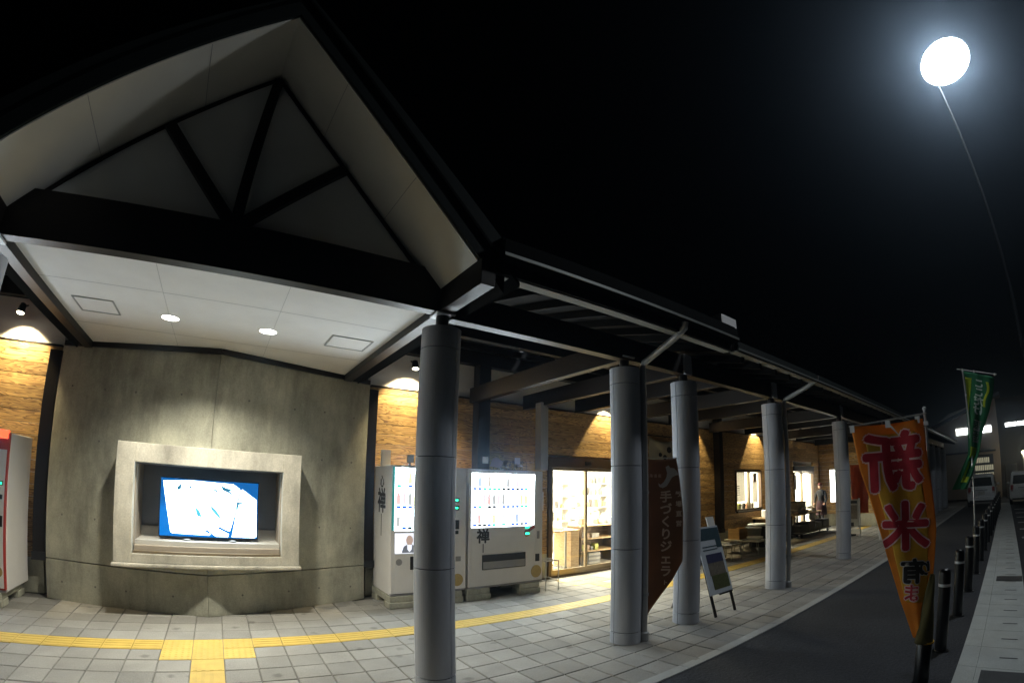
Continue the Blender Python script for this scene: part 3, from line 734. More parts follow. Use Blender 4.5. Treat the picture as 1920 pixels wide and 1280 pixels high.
# ================================================================== TELEVISION IN THE NICHE
tv = thing('television', 'flat television showing a white map on blue, set in the concrete niche', 'television', (-.165, 6.46, NZ0+.135))
TW, TH = 1.235, .715; tz = .03
B(-TW/2, TW/2, .012, .06, tz, tz+TH).build('case', 'tv_bezel', tv, bevel=.006)
scn = B(-TW/2+.012, TW/2-.012, .008, .0118, tz+.016, tz+TH-.014).build('screen', 'tv_sea', tv)
def tvp(px, py):                  # picture fractions (0..1, from top left) -> screen point
    return (-TW/2+.014+px*(TW-.028), .0065, tz+TH-.016-py*(TH-.034))
def flat(pts, name, m, parent, dy=0.0):
    vs = [(p[0], p[1]+dy, p[2]) for p in (tvp(*q) for q in pts)]
    MB().add(vs, [tuple(range(len(vs)))]).build(name, m, parent)
flat([(.02, .05), (.30, .012), (.74, .035), (.80, .10), (.815, .13), (.79, .35), (.765, .60), (.72, .88), (.69, .87), (.63, .82), (.58, .80), (.60, .84), (.66, .89), (.71, .93), (.70, .985), (.58, .985), (.53, .93), (.49, .875), (.45, .90), (.52, .94), (.51, .97), (.13, .955), (.11, .93)], 'map_land', 'tv_land', scn)
flat([(.825, .13), (.84, .12), (.99, .30), (.995, .97), (.97, .99), (.74, .985), (.775, .62)], 'map_land', 'tv_land', scn)
for pts in ([(.17, .15), (.205, .09), (.20, .17), (.175, .185)], [(.29, .11), (.32, .14), (.295, .15)], [(.36, .49), (.40, .55), (.42, .63), (.385, .62)], [(.52, .46), (.57, .52), (.615, .63), (.59, .62), (.54, .53)], [(.635, .09), (.67, .12), (.70, .13), (.72, .15), (.70, .16), (.745, .23), (.69, .18), (.645, .15)], [(.545, .145), (.58, .165), (.575, .185), (.55, .17)], [(.79, .37), (.835, .37), (.835, .39), (.805, .40), (.80, .46), (.785, .45)]):
    mx_, my_ = sum(p[0] for p in pts)/len(pts), sum(p[1] for p in pts)/len(pts)
    flat([(mx_+(p[0]-mx_)*1.35, my_+(p[1]-my_)*1.35) for p in pts], 'map_mark', 'tv_cyan', scn, -.002)
for x in (-.26, .30): MB().sphere((x, -.03, .012), (.045, .05, .012)).build('foot', 'vm_grey', tv)

# ================================================================== VENDING MACHINES
bottle = MB().lathe([(.026, 0), (.03, .01), (.03, .12), (.012, .16), (.012, .18)], 10)
can = MB().lathe([(.028, 0), (.03, .006), (.03, .115), (.026, .122)], 10)
bot_me = [bottle.mesh('bottle', 'bottle%d' % i, True) for i in range(8)]; can_me = [can.mesh('can', 'bottle%d' % i, True) for i in range(8)]
def vending(name, label, x0, x1, dx0, dx1, dz0, dz1, dispmat, front='vm_white', yf=6.2, yb=6.98, z0=.17, z1=1.93, seed=1):
    rnd = random.Random(seed)
    t = thing(name, label, 'vending machine', (x0, yf, 0), group='vending machines along the wall'); W = x1-x0; D = yb-yf
    B(0, W, .05, D, z0, z1).build('cabinet', 'vm_white', t, bevel=.012)
    dr = MB()
    a, b = dx0-x0, dx1-x0
    dr.box(.002, a, 0, .049, z0+.03, z1-.004).box(b, W-.002, 0, .049, z0+.03, z1-.004).box(a+.001, b-.001, 0, .049, z0+.03, dz0).box(a+.001, b-.001, 0, .075, dz1, z1-.004)
    d = dr.build('door', front, t, bevel=.004)
    B(0, W, .01, .049, z0, z0+.026).build('kick_plate', 'vm_grey', t)
    dp = B(a+.002, b-.002, .040, .048, dz0+.002, dz1-.002).build('display', dispmat, t)
    n = 3; hh = (dz1-dz0)/n
    for r in range(n):
        zb = dz1-(r+1)*hh+.07
        B(a+.02, b-.02, .012, .038, zb-.012, zb-.002).build('shelf', 'vm_white', dp)
        cnt = int((b-a-.06)/.083)
        for i in range(cnt):
            xx = a+.06+i*.083
            c = rnd.choice([4, 4, 7, 4, 1, 4, 4, 2, 7, 4, 5, 0, 3, 4]); me = (bot_me if r < 2 else can_me)[c]
            inst(me, 'bottle' if r < 2 else 'can', dp, (xx, .018, zb), (0, 0, 0), (.95, .42, .98))
            if rnd.random() < .9: B(xx-.028, xx+.028, .004, .011, zb-.05, zb-.016).build('price_button', rnd.choice(['price_blue', 'price_green', 'price_blue', 'ink_black']), dp)
    for q in range(4): light('POINT', 'tube_bulb', dp, (a+.12+q*(b-a-.24)/3, .022, dz1-.03), 27, (.86, .93, 1.0), size=.012)
    B(a-.002, b+.002, .001, .003, dz0, dz1).build('window_pane', 'pane_glass', dp)
    for xx in (.03, W-.39):
        for yy in (.0, D-.22): B(xx-.06, xx+.34, yy-.03, yy+.2, 0, .085).build('base_block', 'concrete', t, bevel=.01)
        B(xx-.05, xx+.33, -.01, D+.02, .0855, .165).build('base_block', 'concrete', t, bevel=.008)
    return t, d
def stroke(fn, body, size, name, parent, m='ink_black', offset=.012):
    return text_obj(body, size, fn, name, m, parent, offset*size)
# machine behind the nearest column
ta, da = vending('vending_machine', 'white vending machine half hidden behind the nearest grey column', 2.15, 3.285, 2.20, 2.98, 1.05, 1.90, 'vm_display_cool', seed=3)
B(.835, .995, -.001, .002, 1.0, 1.9).build('control_panel', 'vm_white', da)
B(.012, .045, -.006, -.0005, 1.06, 1.91).build('edge_light', 'vm_teal', da)
B(.06, .80, -.004, -.001, .745, 1.02).build('poster', 'paper_glow', da, bevel=.002)
for xx, s in ((.27, 1.0), (.49, .95)):           # flat print: two people in robes
    MB().add([(xx-.03, -.0052, .80), (xx, -.0052, .765), (xx+.03, -.0052, .80), (xx+.035, -.0052, .862), (xx-.035, -.0052, .862)], [(0, 1, 2, 3, 4)]).build('printed_collar', 'paper_glow', da)
    MB().sphere((xx, -.0045, .925), (.052*s, .001, .068*s)).build('printed_portrait', 'skin_print', da)
    MB().add([(xx-.115, -.0048, .755), (xx+.115, -.0048, .755), (xx+.085, -.0048, .84), (xx+.03, -.0048, .87), (xx-.03, -.0048, .87), (xx-.085, -.0048, .84)], [(0, 1, 2, 3, 4, 5)]).build('printed_robe', 'grey_print', da)
MB().lathe([(.045, -.001), (.045, .004)], 18).build('round_knob', 'vm_grey', da, loc=(.12, 0, .63)).rotation_euler = (R(90), 0, 0)
B(.28, .46, -.004, -.001, .52, .70).build('delivery_slot', 'black_plastic', da)
for zz in (1.44, 1.33): B(.93, 1.02, -.006, -.001, zz, zz+.065).build('price_display', 'black_plastic', da); B(.955, 1.0, -.0075, -.0065, zz+.02, zz+.045).build('display_digit', 'led_green', da)
B(.92, 1.02, -.012, -.001, 1.06, 1.19).build('coin_slot', 'black_plastic', da, bevel=.004); B(.93, 1.01, -.008, -.001, .99, 1.04).build('bill_slot', 'black_plastic', da)
B(.97, 1.05, -.006, -.001, .60, .67).build('coin_return', 'vm_grey', da)
MB().lathe([(.09, 0), (.09, .002)], 20).build('round_sticker', 'sticker_gold', da, loc=(1.0, 0, .33)).rotation_euler = (R(90), 0, 0)
for zz, bd in ((1.70, '心'), (1.42, '禅')):       # brush lettering down the side
    stroke(lambda u, v, zz=zz: (-.0025, .40-u, zz+v), bd, .36 if bd == '禅' else .18, 'brush_lettering', ta, offset=.03)
B(-.0028, -.0015, .395, .415, .95, 1.26).build('brush_lettering', 'ink_black', ta)
B(.0, .13, .45, .52, 1.931, 2.16).build('top_card', 'vm_white', ta, bevel=.004); B(.25, .35, .10, .12, 1.98, 2.09).build('price_card', 'paper', ta); B(.28, .31, .11, .13, 1.931, 2.0).build('card_clip', 'black_plastic', ta)
# machine beside the shop door
tb, db = vending('vending_machine', 'white vending machine with bright display and rack on top, beside the shop door', 3.325, 4.655, 3.37, 4.50, 1.068, 1.872, 'vm_display', seed=5)
def fb(px, pz): return (px-3.325, pz)
stroke(lambda u, v: (.245+u, -.0025, .93+v), '禅', .22, 'brush_lettering', db, offset=.035); B(.238, .252, -.003, -.0015, .70, .83).build('brush_lettering', 'ink_black', db)
sl_ = B(.225, 1.0, -.012, -.001, .44, .665).build('delivery_slot', 'black_plastic', db, bevel=.008)
B(.24, .985, -.016, -.0125, .455, .56).build('flap', 'vm_grey', sl_)
MB().lathe([(.055, 0), (.055, .003)], 20).build('round_sticker', 'sticker_red', db, loc=(1.03, 0, .96)).rotation_euler = (R(90), 0, 0)
MB().bar((1.05, -.002, .99), (1.17, -.002, 1.06), .05, .004, (0, -1, 0)).build('sticker_tail', 'sticker_red', db)
for zz in (1.035, .935): B(1.0, 1.07, -.008, -.003, zz, zz+.03).build('display_digit', 'led_green', db)
B(1.19, 1.27, -.008, -.001, .50, .62).build('coin_return', 'black_plastic', db, bevel=.006); B(1.22, 1.27, -.006, -.001, .86, .98).build('coin_slot', 'vm_grey', db)
MB().lathe([(.10, 0), (.10, .002)], 20).build('round_sticker', 'sticker_gold', db, loc=(1.21, 0, .34)).rotation_euler = (R(90), 0, 0)
B(-.035, .02, -.012, -.001, 1.72, 1.93).build('tape_strip', 'paper', db); B(1.315, 1.345, -.010, -.001, 1.30, 1.60).build('handle', 'vm_white', db, bevel=.006)
rk = thing('planter_rack', 'black wire rack with paper cards and dry foliage on top of a vending machine', 'rack', (3.72, 6.30, 1.932))
for z in (.0, .07, .13): MB().box(0, .70, 0, .008, z, z+.008).build('rail', 'black_plastic', rk)
for i in range(10): B(i*.076, i*.076+.007, .0085, .014, 0, .138).build('upright', 'black_plastic', rk)
for (x0, z0, m_, s) in ((-.13, .09, 'paper', .10), (.45, .10, 'paper', .10)): B(x0, x0+s, -.02, -.015, z0, z0+s).build('price_card', m_, rk)
MB().add([(.0, -.012, .05), (.20, -.012, .03), (.24, -.012, .12), (.13, -.012, .19), (.05, -.012, .17)], [(0, 1, 2, 3, 4)]).build('round_card', 'card_pink', rk)
lv = MB(); rr = random.Random(4)
for i in range(90):
    p = Vector((rr.uniform(.2, .66), rr.uniform(.02, .14), rr.uniform(.0, .14))); q = Vector((rr.uniform(-1, 1), rr.uniform(-1, 1), rr.uniform(-1, 1)))*.035; s2 = q.cross(Vector((rr.random(), rr.random(), 1)))*.4
    lv.add([p-q, p+s2, p+q, p-s2], [(0, 1, 2, 3)])
o = lv.build('foliage', 'cloth_olive', rk); tag(o, kind='stuff')
# machine cut by the left edge of the picture
tcm, dc = vending('vending_machine', 'red fronted vending machine cut off by the left edge of the photo', -3.75, -2.61, -3.62, -2.9, 1.0, 1.72, 'vm_display_cool', front='vm_red', seed=9)
B(.02, 1.12, -.03, .045, 1.86, 1.955).build('light_bar', 'vm_redglow', tcm, bevel=.01)
B(1.02, 1.12, -.005, -.001, .22, 1.74).build('control_panel', 'vm_white', dc)
for zz in (1.35, 1.2): B(1.04, 1.10, -.008, -.0055, zz, zz+.05).build('price_display', 'black_plastic', dc)
B(1.05, 1.085, -.010, -.0085, 1.36, 1.385).build('display_digit', 'led_green', dc)
B(1.04, 1.11, -.010, -.0055, .9, 1.02).build('coin_slot', 'black_plastic', dc)
MB().lathe([(.06, 0), (.06, .002)], 16).build('round_sticker', 'sticker_gold', dc, loc=(1.05, -.006, .40)).rotation_euler = (R(90), 0, 0)
# wire stand beside the machine
ws = thing('wire_stand', 'low wire stand on the pavement between the vending machine and shop door', 'wire stand', (4.70, 6.16, 0))
for (x, y) in ((.0, .0), (.24, -.02), (.02, .36), (.26, .34)): MB().tube([(x, y, 0), (x, y, .49)], .008, 6).build('leg', 'galvanised', ws)
for z in (.16, .485):
    MB().tube([(0, 0, z), (.24, -.02, z), (.26, .34, z), (.02, .36, z), (0, 0, z)], .007, 6).build('frame_ring', 'galvanised', ws)
for i in range(5): MB().tube([(.01+.003*i, .06*i+.05, .487), (.25+.003*i, .06*i+.03, .487)], .004, 5).build('cross_wire', 'galvanised', ws)

# ================================================================== SHOP INTERIORS
def room(name, x0, x1, y1, zc, power, tubes, label):
    rm = thing(name, label, 'room', (x0, 7.27, 0)); W = x1-x0; D = y1-7.27
    B(0, W, -.005, D, -.012, .0).build('floor', 'interior_floor', rm)
    B(-.06, 0, -.005, D, 0, zc).build('side_wall', 'interior_wall', rm); B(W, W+.06, -.005, D, 0, zc).build('side_wall', 'interior_wall', rm)
    B(-.06, W+.06, D, D+.06, 0, zc).build('back_wall', 'interior_wall', rm); B(-.06, W+.06, -.005, D+.06, zc, zc+.06).build('ceiling', 'interior_wall', rm)
    for (tx, ty) in tubes:
        tb_ = B(tx-.6, tx+.6, ty-.08, ty+.08, zc-.06, zc-.005).build('ceiling_tube', 'tube_glow', rm)
        light('AREA', 'tube_light', rm, (tx, ty, zc-.075), power, (1, .88, .68), (tx, ty, 0), 1.2, size_y=.2)
    return rm
shop = room('shop_interior', 4.95, 9.6, 10.6, 2.75, 360, ((1.2, .9), (3.0, .9), (1.2, 2.3), (3.0, 2.3)), 'brightly lit shop room seen through the sliding door')
kit = room('kitchen_interior', 11.5, 14.6, 9.6, 2.6, 380, ((1.0, .9), (2.1, 1.5)), 'lit room behind the two-pane window')
hall = room('hall_interior', 15.4, 18.5, 9.6, 2.6, 380, ((1.0, .9), (2.1, 1.5)), 'lit room behind the farther glazed doorway')
rnd = random.Random(11)
def shelf_unit(x0, x1, y0, y1, zs, label, m='interior_wall', rz=0):
    t = thing('display_shelf', label, 'shelf', (x0, y0, 0), group='shelves inside the shop')
    for z in zs: B(0, x1-x0, 0, y1-y0, z, z+.025).build('shelf_board', m, t)
    for xx in (0, x1-x0-.03): B(xx, xx+.03, .001, y1-y0-.001, .0, max(zs)+.3).build('upright', m, t)
    return t
def stock(x0, x1, y0, y1, z, hmax=.2, dens=.8):
    xx = x0+.04
    while xx < x1-.08:
        w_ = rnd.uniform(.05, .16); h_ = rnd.uniform(.06, hmax)
        if rnd.random() < dens:
            g = rnd.choice(goods); y = rnd.uniform(y0+.02, y0+.08)
            if rnd.random() < .35:
                o = MB().lathe([(w_*.4, 0), (w_*.42, h_*.7), (w_*.2, h_*.9), (w_*.2, h_)], 10, ).build('jar', g, None, smooth=True, loc=(xx+w_/2, y+.06, z)); tag(o, 'small jar on the lit shelves inside the shop door', 'jar', 'goods on the shop shelves')
            else:
                o = MB().box(0, w_*.92, 0, min(.14, y1-y0-.1), 0, h_).build('goods_box', g, None, bevel=.004, loc=(xx, y, z)); tag(o, 'small package on the lit shelves inside the shop door', 'package', 'goods on the shop shelves')
        xx += w_+rnd.uniform(.0, .06)
zs = (.45, .80, 1.12, 1.44, 1.76)
shelf_unit(6.9, 8.1, 9.6, 9.9, zs, 'white shelf unit seen through the left leaf of the shop door')
for z in zs: stock(6.94, 8.06, 9.6, 9.9, z+.026, .22)
shelf_unit(8.3, 9.5, 9.6, 9.9, zs, 'white shelf unit seen through the right leaf of the shop door')
for z in zs: stock(8.34, 9.46, 9.6, 9.9, z+.026, .22)
tbl = thing('display_table', 'pale table with a yellow tray just inside the shop door', 'table', (5.75, 7.7, 0))
B(0, 1.02, 0, .6, .76, .785).build('table_top', 'pale_wood', tbl)
B(.62, .66, .0, .03, 0, .76).build('leg', 'stool_metal', tbl); B(.05, .09, .0, .03, 0, .76).build('leg', 'stool_metal', tbl)
B(.60, .68, .0, .5, 0, .03).build('foot', 'stool_metal', tbl); B(.78, 1.0, .01, .58, .0, .759).build('side_panel', 'pale_wood', tbl)
tr = thing('goods_tray', 'yellow tray on the pale table inside the shop door', 'tray', (6.0, 7.78, .786))
B(0, .42, 0, .25, 0, .012).build('base', 'bottle2', tr); [B(0, .42, a, a+.015, .0121, .05).build('rim', 'bottle2', tr) for a in (0, .235)]
cr = thing('low_counter', 'dark open counter holding crates behind the right leaf of the shop door', 'counter', (6.85, 7.75, 0))
for z in (.28, .55, .83): B(0, 1.1, 0, .45, z, z+.025).build('shelf_board', 'pale_wood', cr)
for xx in (0, 1.07): B(xx, xx+.03, .001, .449, 0, .83).build('upright', 'door_frame', cr)
B(0, 1.1, .451, .47, 0, .83).build('back_panel', 'door_frame', cr)
for z in (.306, .576): stock(6.9, 7.5, 7.75, 8.15, z, .13)
cb = thing('shop_basket', 'slatted shopping crate at the foot of the low counter', 'basket', (7.05, 7.72, 0.0))
for i in range(5): B(0, .34, -.002, .006, .03+i*.045, .055+i*.045).build('slat', 'goods2' if i % 2 else 'goods4', cb)
B(0, .34, .0065, .24, .02, .25).build('bin', 'goods5', cb)
stock(6.9, 7.9, 7.78, 8.1, .857, .16)
# things seen in the farther windows
for (x0, z0, w_, h_, m_) in ((12.08, 1.2, .52, .85, 'notice_paper'), (13.05, 1.15, .30, .62, 'notice_paper'), (13.1, 1.75, .22, .26, 'goods6'), (16.1, 1.45, .22, .5, 'goods5')):
    o = B(x0, x0+w_, 7.095, 7.099, z0, z0+h_).build('window_notice', m_); tag(o, {12.08: 'large white paper notice in the left pane of the two-pane window', 13.05: 'narrow white paper notice in the right pane of the two-pane window', 13.1: 'small orange notice above a white one in the two-pane window', 16.1: 'grey notice in the farther glazed doorway'}[x0], 'notice')
    for i in range(5 if w_ > .4 else 0): B(x0+.03, x0+.2, 7.0925, 7.0945, z0+h_-.42-i*.06, z0+h_-.40-i*.06).build('print_line', 'ink_black', o)
for (x, y) in ((12.62, 7.6), (13.45, 7.5), (17.5, 7.5), (16.9, 7.6)):
    o = MB().box(-.07, .07, -.07, .07, 0, 2.55).build('inner_post', 'interior_wall', None, bevel=.01, loc=(x, y, 0)); tag(o, {12.62: 'pale post inside the two-pane window, behind its mullion', 13.45: 'pale post inside the two-pane window, at its right end', 17.5: 'pale post inside the farther glazed doorway, at its right end', 16.9: 'pale post inside the farther glazed doorway, beside its mullion'}[x], 'post', 'posts inside the lit rooms')
for i in range(5):
    o = MB().lathe([(.07, 0), (.08, .16), (.05, .2)], 12).build('pot', goods[i], None, smooth=True, loc=(12.15+i*.26, 7.22, .96)); tag(o, '%s of the five pots along the sill of the two-pane window' % ('leftmost', 'second from left', 'middle', 'second from right', 'rightmost')[i], 'pot', 'pots on the window sill')

# ================================================================== GOODS IN FRONT OF THE FARTHER SHOP
def stool(label, loc, s=.42, h=.37, m='tray_white'):
    t = thing('display_stand', label, 'stand', loc, group='small display stands in front of the farther window')
    B(-s/2, s/2, -s/2, s/2, h-.03, h).build('top', m, t, bevel=.006)
    for sx in (-1, 1):
        for sy_ in (-1, 1): MB().tube([(sx*s*.5, sy_*s*.5, 0), (sx*s*.42, sy_*s*.42, h-.031)], .011, 6).build('leg', 'stool_metal', t)
    return t
stool('nearest low display stand with pale top, behind the easel sign', (9.62, 5.85, 0))
stool('low display stand carrying the stacked tan crates', (10.62, 6.2, 0), .5, .36)
stool('low display stand carrying a white tray, left of the fourth column', (10.72, 5.78, 0), .46, .34)
stool('low display stand under the grey tub', (11.5, 6.25, 0), .5, .26)
def crate(label, loc, w=.40, d=.32, h=.085, m='crate_tan'):
    t = thing('crate', label, 'crate', loc, group='tan crates stacked in front of the farther shop')
    B(-w/2, w/2, -d/2, d/2, 0, .012).build('base', m, t)
    MB().box(-w/2, w/2, -d/2, -d/2+.014, .0121, h).box(-w/2, w/2, d/2-.014, d/2, .0121, h).box(-w/2, -w/2+.014, -d/2+.0141, d/2-.0141, .0121, h).box(w/2-.014, w/2, -d/2+.0141, d/2-.0141, .0121, h).build('side', m, t, bevel=.004)
crate('lowest of the three stacked tan crates', (10.62, 6.2, .362)); crate('middle of the three stacked tan crates', (10.62, 6.2, .448)); crate('topmost of the three stacked tan crates', (10.62, 6.2, .534))
o = MB().lathe([(.15, 0), (.20, .06), (.21, .065), (.21, .075)], 20).build('tray', 'tray_white', None, smooth=True, loc=(10.72, 5.78, .342)); tag(o, 'shallow white tray on a low stand, left of the fourth column', 'tray')
o = MB().box(-.18, .18, -.13, .13, 0, .05).build('tray', 'tray_white', None, bevel=.01, loc=(9.62, 5.85, .372)); tag(o, 'pale tray on the nearest low display stand', 'tray')
tubt = thing('tub', 'grey round tub with a flat lid, left of the fourth column', 'tub', (11.5, 6.25, .262))
MB().lathe([(.19, 0), (.22, .28)], 24).build('body', 'tub_grey', tubt, smooth=True); MB().lathe([(.235, .281), (.235, .30), (.19, .31)], 24).build('lid', 'tray_white', tubt, smooth=True)
dr_ = thing('drum', 'black drum with a white lid beside the grey tub', 'drum', (12.15, 6.42, 0))
MB().lathe([(.27, 0), (.28, .56)], 24).build('body', 'cart_dark', dr_, smooth=True); MB().lathe([(.31, .561), (.31, .59), (.26, .61)], 24).build('lid', 'tray_white', dr_, smooth=True)
def trestle(label, x0, x1, y0, y1, h, m='pale_wood'):
    t = thing('trestle_table', label, 'table', (x0, y0, 0), group='sales tables by the farther shop')
    B(0, x1-x0, 0, y1-y0, h-.04, h).build('table_top', m, t, bevel=.004)
    for xx in (.05, x1-x0-.10):
        for yy in (.02, y1-y0-.07): B(xx, xx+.05, yy, yy+.05, 0, h-.041).build('leg', 'dark_timber', t)
    return t
trestle('sales table under the sill of the two-pane window', 12.7, 14.3, 6.35, 6.95, .72)
trestle('long sales table heaped with white packs near the walking person', 14.5, 16.6, 6.30, 6.95, .70)
for i in range(34):
    xx = 14.6+rnd.random()*1.85; yy = 6.38+rnd.random()*.45; a = rnd.random()
    zz = .702+(.10 if i > 20 else 0)
    o = MB().box(-.09, .09, -.06, .06, 0, rnd.uniform(.04, .12)).build('pack', ['tray_white', 'paper', 'goods0', 'goods6'][i % 4], None, bevel=.012, loc=(xx, yy, zz)); o.rotation_euler.z = a; tag(o, 'white pack heaped on the long sales table', 'pack', 'packs heaped on the sales table')
cs = thing('display_case', 'grey box case standing on the long sales table', 'case', (15.0, 6.5, .70)); B(0, .7, 0, .4, .0, .34).build('body', 'tub_grey', cs, bevel=.01); B(-.02, .72, -.02, .42, .341, .37).build('lid', 'cart_dark', cs)
for i in range(6):
    o = MB().box(-.14, .14, -.1, .1, 0, .22).build('pack', 'paper', None, bevel=.02, loc=(13.0+i*.23, 6.6, .722)); o.rotation_euler.z = rnd.uniform(-.4, .4); tag(o, '%s of the six paper packs on the sales table under the two-pane window' % ('leftmost', 'second from left', 'third from left', 'third from right', 'second from right', 'rightmost')[i], 'pack', 'packs under the window')
ct = thing('flat_cart', 'low black flat cart loaded with dark bins beside the yellow line', 'cart', (14.1, 6.02, 0))
B(0, 2.7, 0, .55, .12, .17).build('deck', 'cart_dark', ct, bevel=.01)
for xx in (.2, 2.5):
    for yy in (.06, .49): MB().tube([(xx, yy-.02, .055), (xx, yy+.02, .055)], .055, 12).build('wheel', 'tyre', ct)
for i in range(4): B(.1+i*.65, .68+i*.65, .05, .5, .1705, .38+.05*(i % 2)).build('bin', 'cart_dark', ct, bevel=.01)
o = MB().lathe([(.10, 0), (.13, .1), (.11, .2), (.05, .26)], 14).build('paper_bag', 'tray_white', None, smooth=True, loc=(16.0, 6.4, .43)); tag(o, 'round pale bag above the black cart', 'bag')
# lantern-like pole lamp on the table by the window
pl = thing('tap_stand', 'thin metal stand rising from the sales table in front of the window', 'stand', (13.45, 6.75, .72)); MB().tube([(0, 0, 0), (0, 0, .55), (.12, 0, .62)], .012, 8).build('pole', 'steel_pipe', pl); MB().box(-.15, .3, -.02, .02, .62, .64).build('arm', 'steel_pipe', pl)

# ---- easel sign
es = thing('easel_sign', 'wooden easel sign with a photo poster, leaning behind the third column', 'sign', (5.23, 3.37, 0))
def ep(u, h): return Vector((.02+u, .0+.30*h/1.25, h))          # face of the board, leaning back
LE = R(0)
for u in (.03, .50): MB().bar((u, -.0, 0), (u-.14, .26, 1.14), .035, .022, (0, -1, 0)).build('front_leg', 'dark_timber', es)
for u in (.06, .42): MB().bar((u+.02, .74, 0), (u-.12, .27, 1.12), .03, .02, (0, -1, 0)).build('rear_leg', 'dark_timber', es)
def eb(u0, u1, h0, h1, off, name, m):
    def P(u, h, o): return (u-.14*h/1.14, .26*h/1.14-.018-o, h)
    vs = [P(u0, h0, off), P(u1, h0, off), P(u1, h1, off), P(u0, h1, off)]+[P(u0, h0, off-.012), P(u1, h0, off-.012), P(u1, h1, off-.012), P(u0, h1, off-.012)]
    return MB().add(vs, [(0, 1, 2, 3), (7, 6, 5, 4), (0, 4, 5, 1), (1, 5, 6, 2), (2, 6, 7, 3), (3, 7, 4, 0)]).build(name, m, es)
eb(.0, .53, .28, 1.14, .004, 'board', 'poster_white'); eb(.02, .40, .97, 1.12, .008, 'header_print', 'poster_teal'); eb(.40, .52, .86, 1.12, .008, 'header_print', 'poster_teal')
eb(.10, .47, .68, .79, .008, 'poster_title', 'poster_blue'); eb(.10, .47, .52, .68, .008, 'poster_photo', 'poster_photo'); eb(.12, .49, .34, .52, .009, 'poster_photo', 'poster_green')
for h in (.84, .88): eb(.07, .40, h, h+.012, .008, 'text_line', 'poster_teal')
eb(.18, .50, .265, .285, .02, 'ledge', 'dark_timber')
cl = eb(.33, .50, 1.14, 1.26, .0, 'paper_clip_card', 'paper')
# ---- far standing sign, red banner, white cloth
fs_ = thing('standing_sign', 'white framed standing signboard far along the colonnade, left of the orange banner', 'sign', (14.7, 4.35, 0))
for y in (0, .62): B(0, .04, y, y+.04, 0, 1.15).build('post', 'galvanised', fs_)
B(.005, .035, .041, .619, .35, 1.12).build('board', 'tub_grey', fs_); B(-.004, .004, .09, .57, .55, .95).build('printed_sheet', 'poster_photo', fs_); B(-.004, .004, .09, .57, 1.0, 1.08).build('printed_title', 'ink_black', fs_)
B(-.006, .004, .2, .46, .34, .45).build('black_plate', 'ink_black', fs_); B(-.06, .1, .0, .66, .12, .26).build('foot_box', 'tray_white', fs_)

# ---- generic banner surface
def banner_mesh(S, nu, nv, name, m, parent, uv=lambda u, v: True):
    mb = MB(); mb.v = [tuple(S(i/nu, j/nv)) for j in range(nv+1) for i in range(nu+1)]
    mb.f = [(j*(nu+1)+i, j*(nu+1)+i+1, (j+1)*(nu+1)+i+1, (j+1)*(nu+1)+i) for j in range(nv) for i in range(nu)]
    me = bpy.data.meshes.new(name); me.from_pydata(mb.v, [], mb.f); me.update(); me.materials.append(M[m]); me.polygons.foreach_set('use_smooth', [True]*len(me.polygons))
    o = bpy.data.objects.new(name, me); COL.objects.link(o); o.parent = parent
    so = o.modifiers.new('thick', 'SOLIDIFY'); so.thickness = .0012; so.offset = 0
    return o
def lerp_tab(tab, z):                # tab [(z,value)] falling z
    for (z0, a), (z1, b) in zip(tab, tab[1:]):
        if z <= z0 and z >= z1: t = (z0-z)/(z0-z1); t = t; return a+(b-a)*t
    return tab[0][1] if z > tab[0][0] else tab[-1][1]

# ---- orange banner, seen from its back
OP = Vector((4.30, .68, 0)); OD = Vector((-.14, .61, 0)).normalized(); ON = Vector((-.61, -.14, 0)).normalized()
ob = thing('orange_banner', 'orange and yellow cloth banner with big red characters, tucked into a black post', 'banner', (4.30, .68, 0))
LT = [(2.10, .612), (1.754, .560), (1.378, .447), (1.007, .337), (.679, .226), (.37, .10)]
RT = [(2.13, .006), (1.80, -.008), (1.50, -.038), (1.25, -.058), (.87, -.036), (.61, -.032), (.36, -.030)]
def OS(u, v, off=0.0):               # u 0 at the pole side, 1 at the free side
    z = 2.115-v*1.745
    a, b = lerp_tab(RT, z), lerp_tab(LT, z); s = a+(b-a)*u
    zz = z+.012*(1-u)*(1-v)-.012*math.sin(u*math.pi)*max(0, 1-v*6)
    nar = v**1.5
    wv = (.011*math.sin(u*9+v*4)+.005*math.sin(u*15-v*6))*(1-.4*v)+nar*.04*math.sin(u*math.pi*1.1)-.010*math.exp(-((u-.42)/.14)**2)
    p = OD*s+ON*(wv+off); return Vector((p.x, p.y, zz))
banner_mesh(OS, 34, 70, 'cloth', 'cloth_orange', ob)
banner_mesh(lambda u, v: OS(.14+.70*u, .05+.78*v, .002), 24, 50, 'yellow_field', 'cloth_yellow', ob)
# text placement by (s across, z) from the flag plane
def OT(sx, sz, off):
    def fn(x, y):
        s, z = sx+x, sz+y
        v = min(1, max(0, (2.115-z)/1.745)); a, b = lerp_tab(RT, z), lerp_tab(LT, z); u = (s-a)/max(.02, b-a)
        return OS(min(1.0, max(0.0, u)), v, off)
    return fn
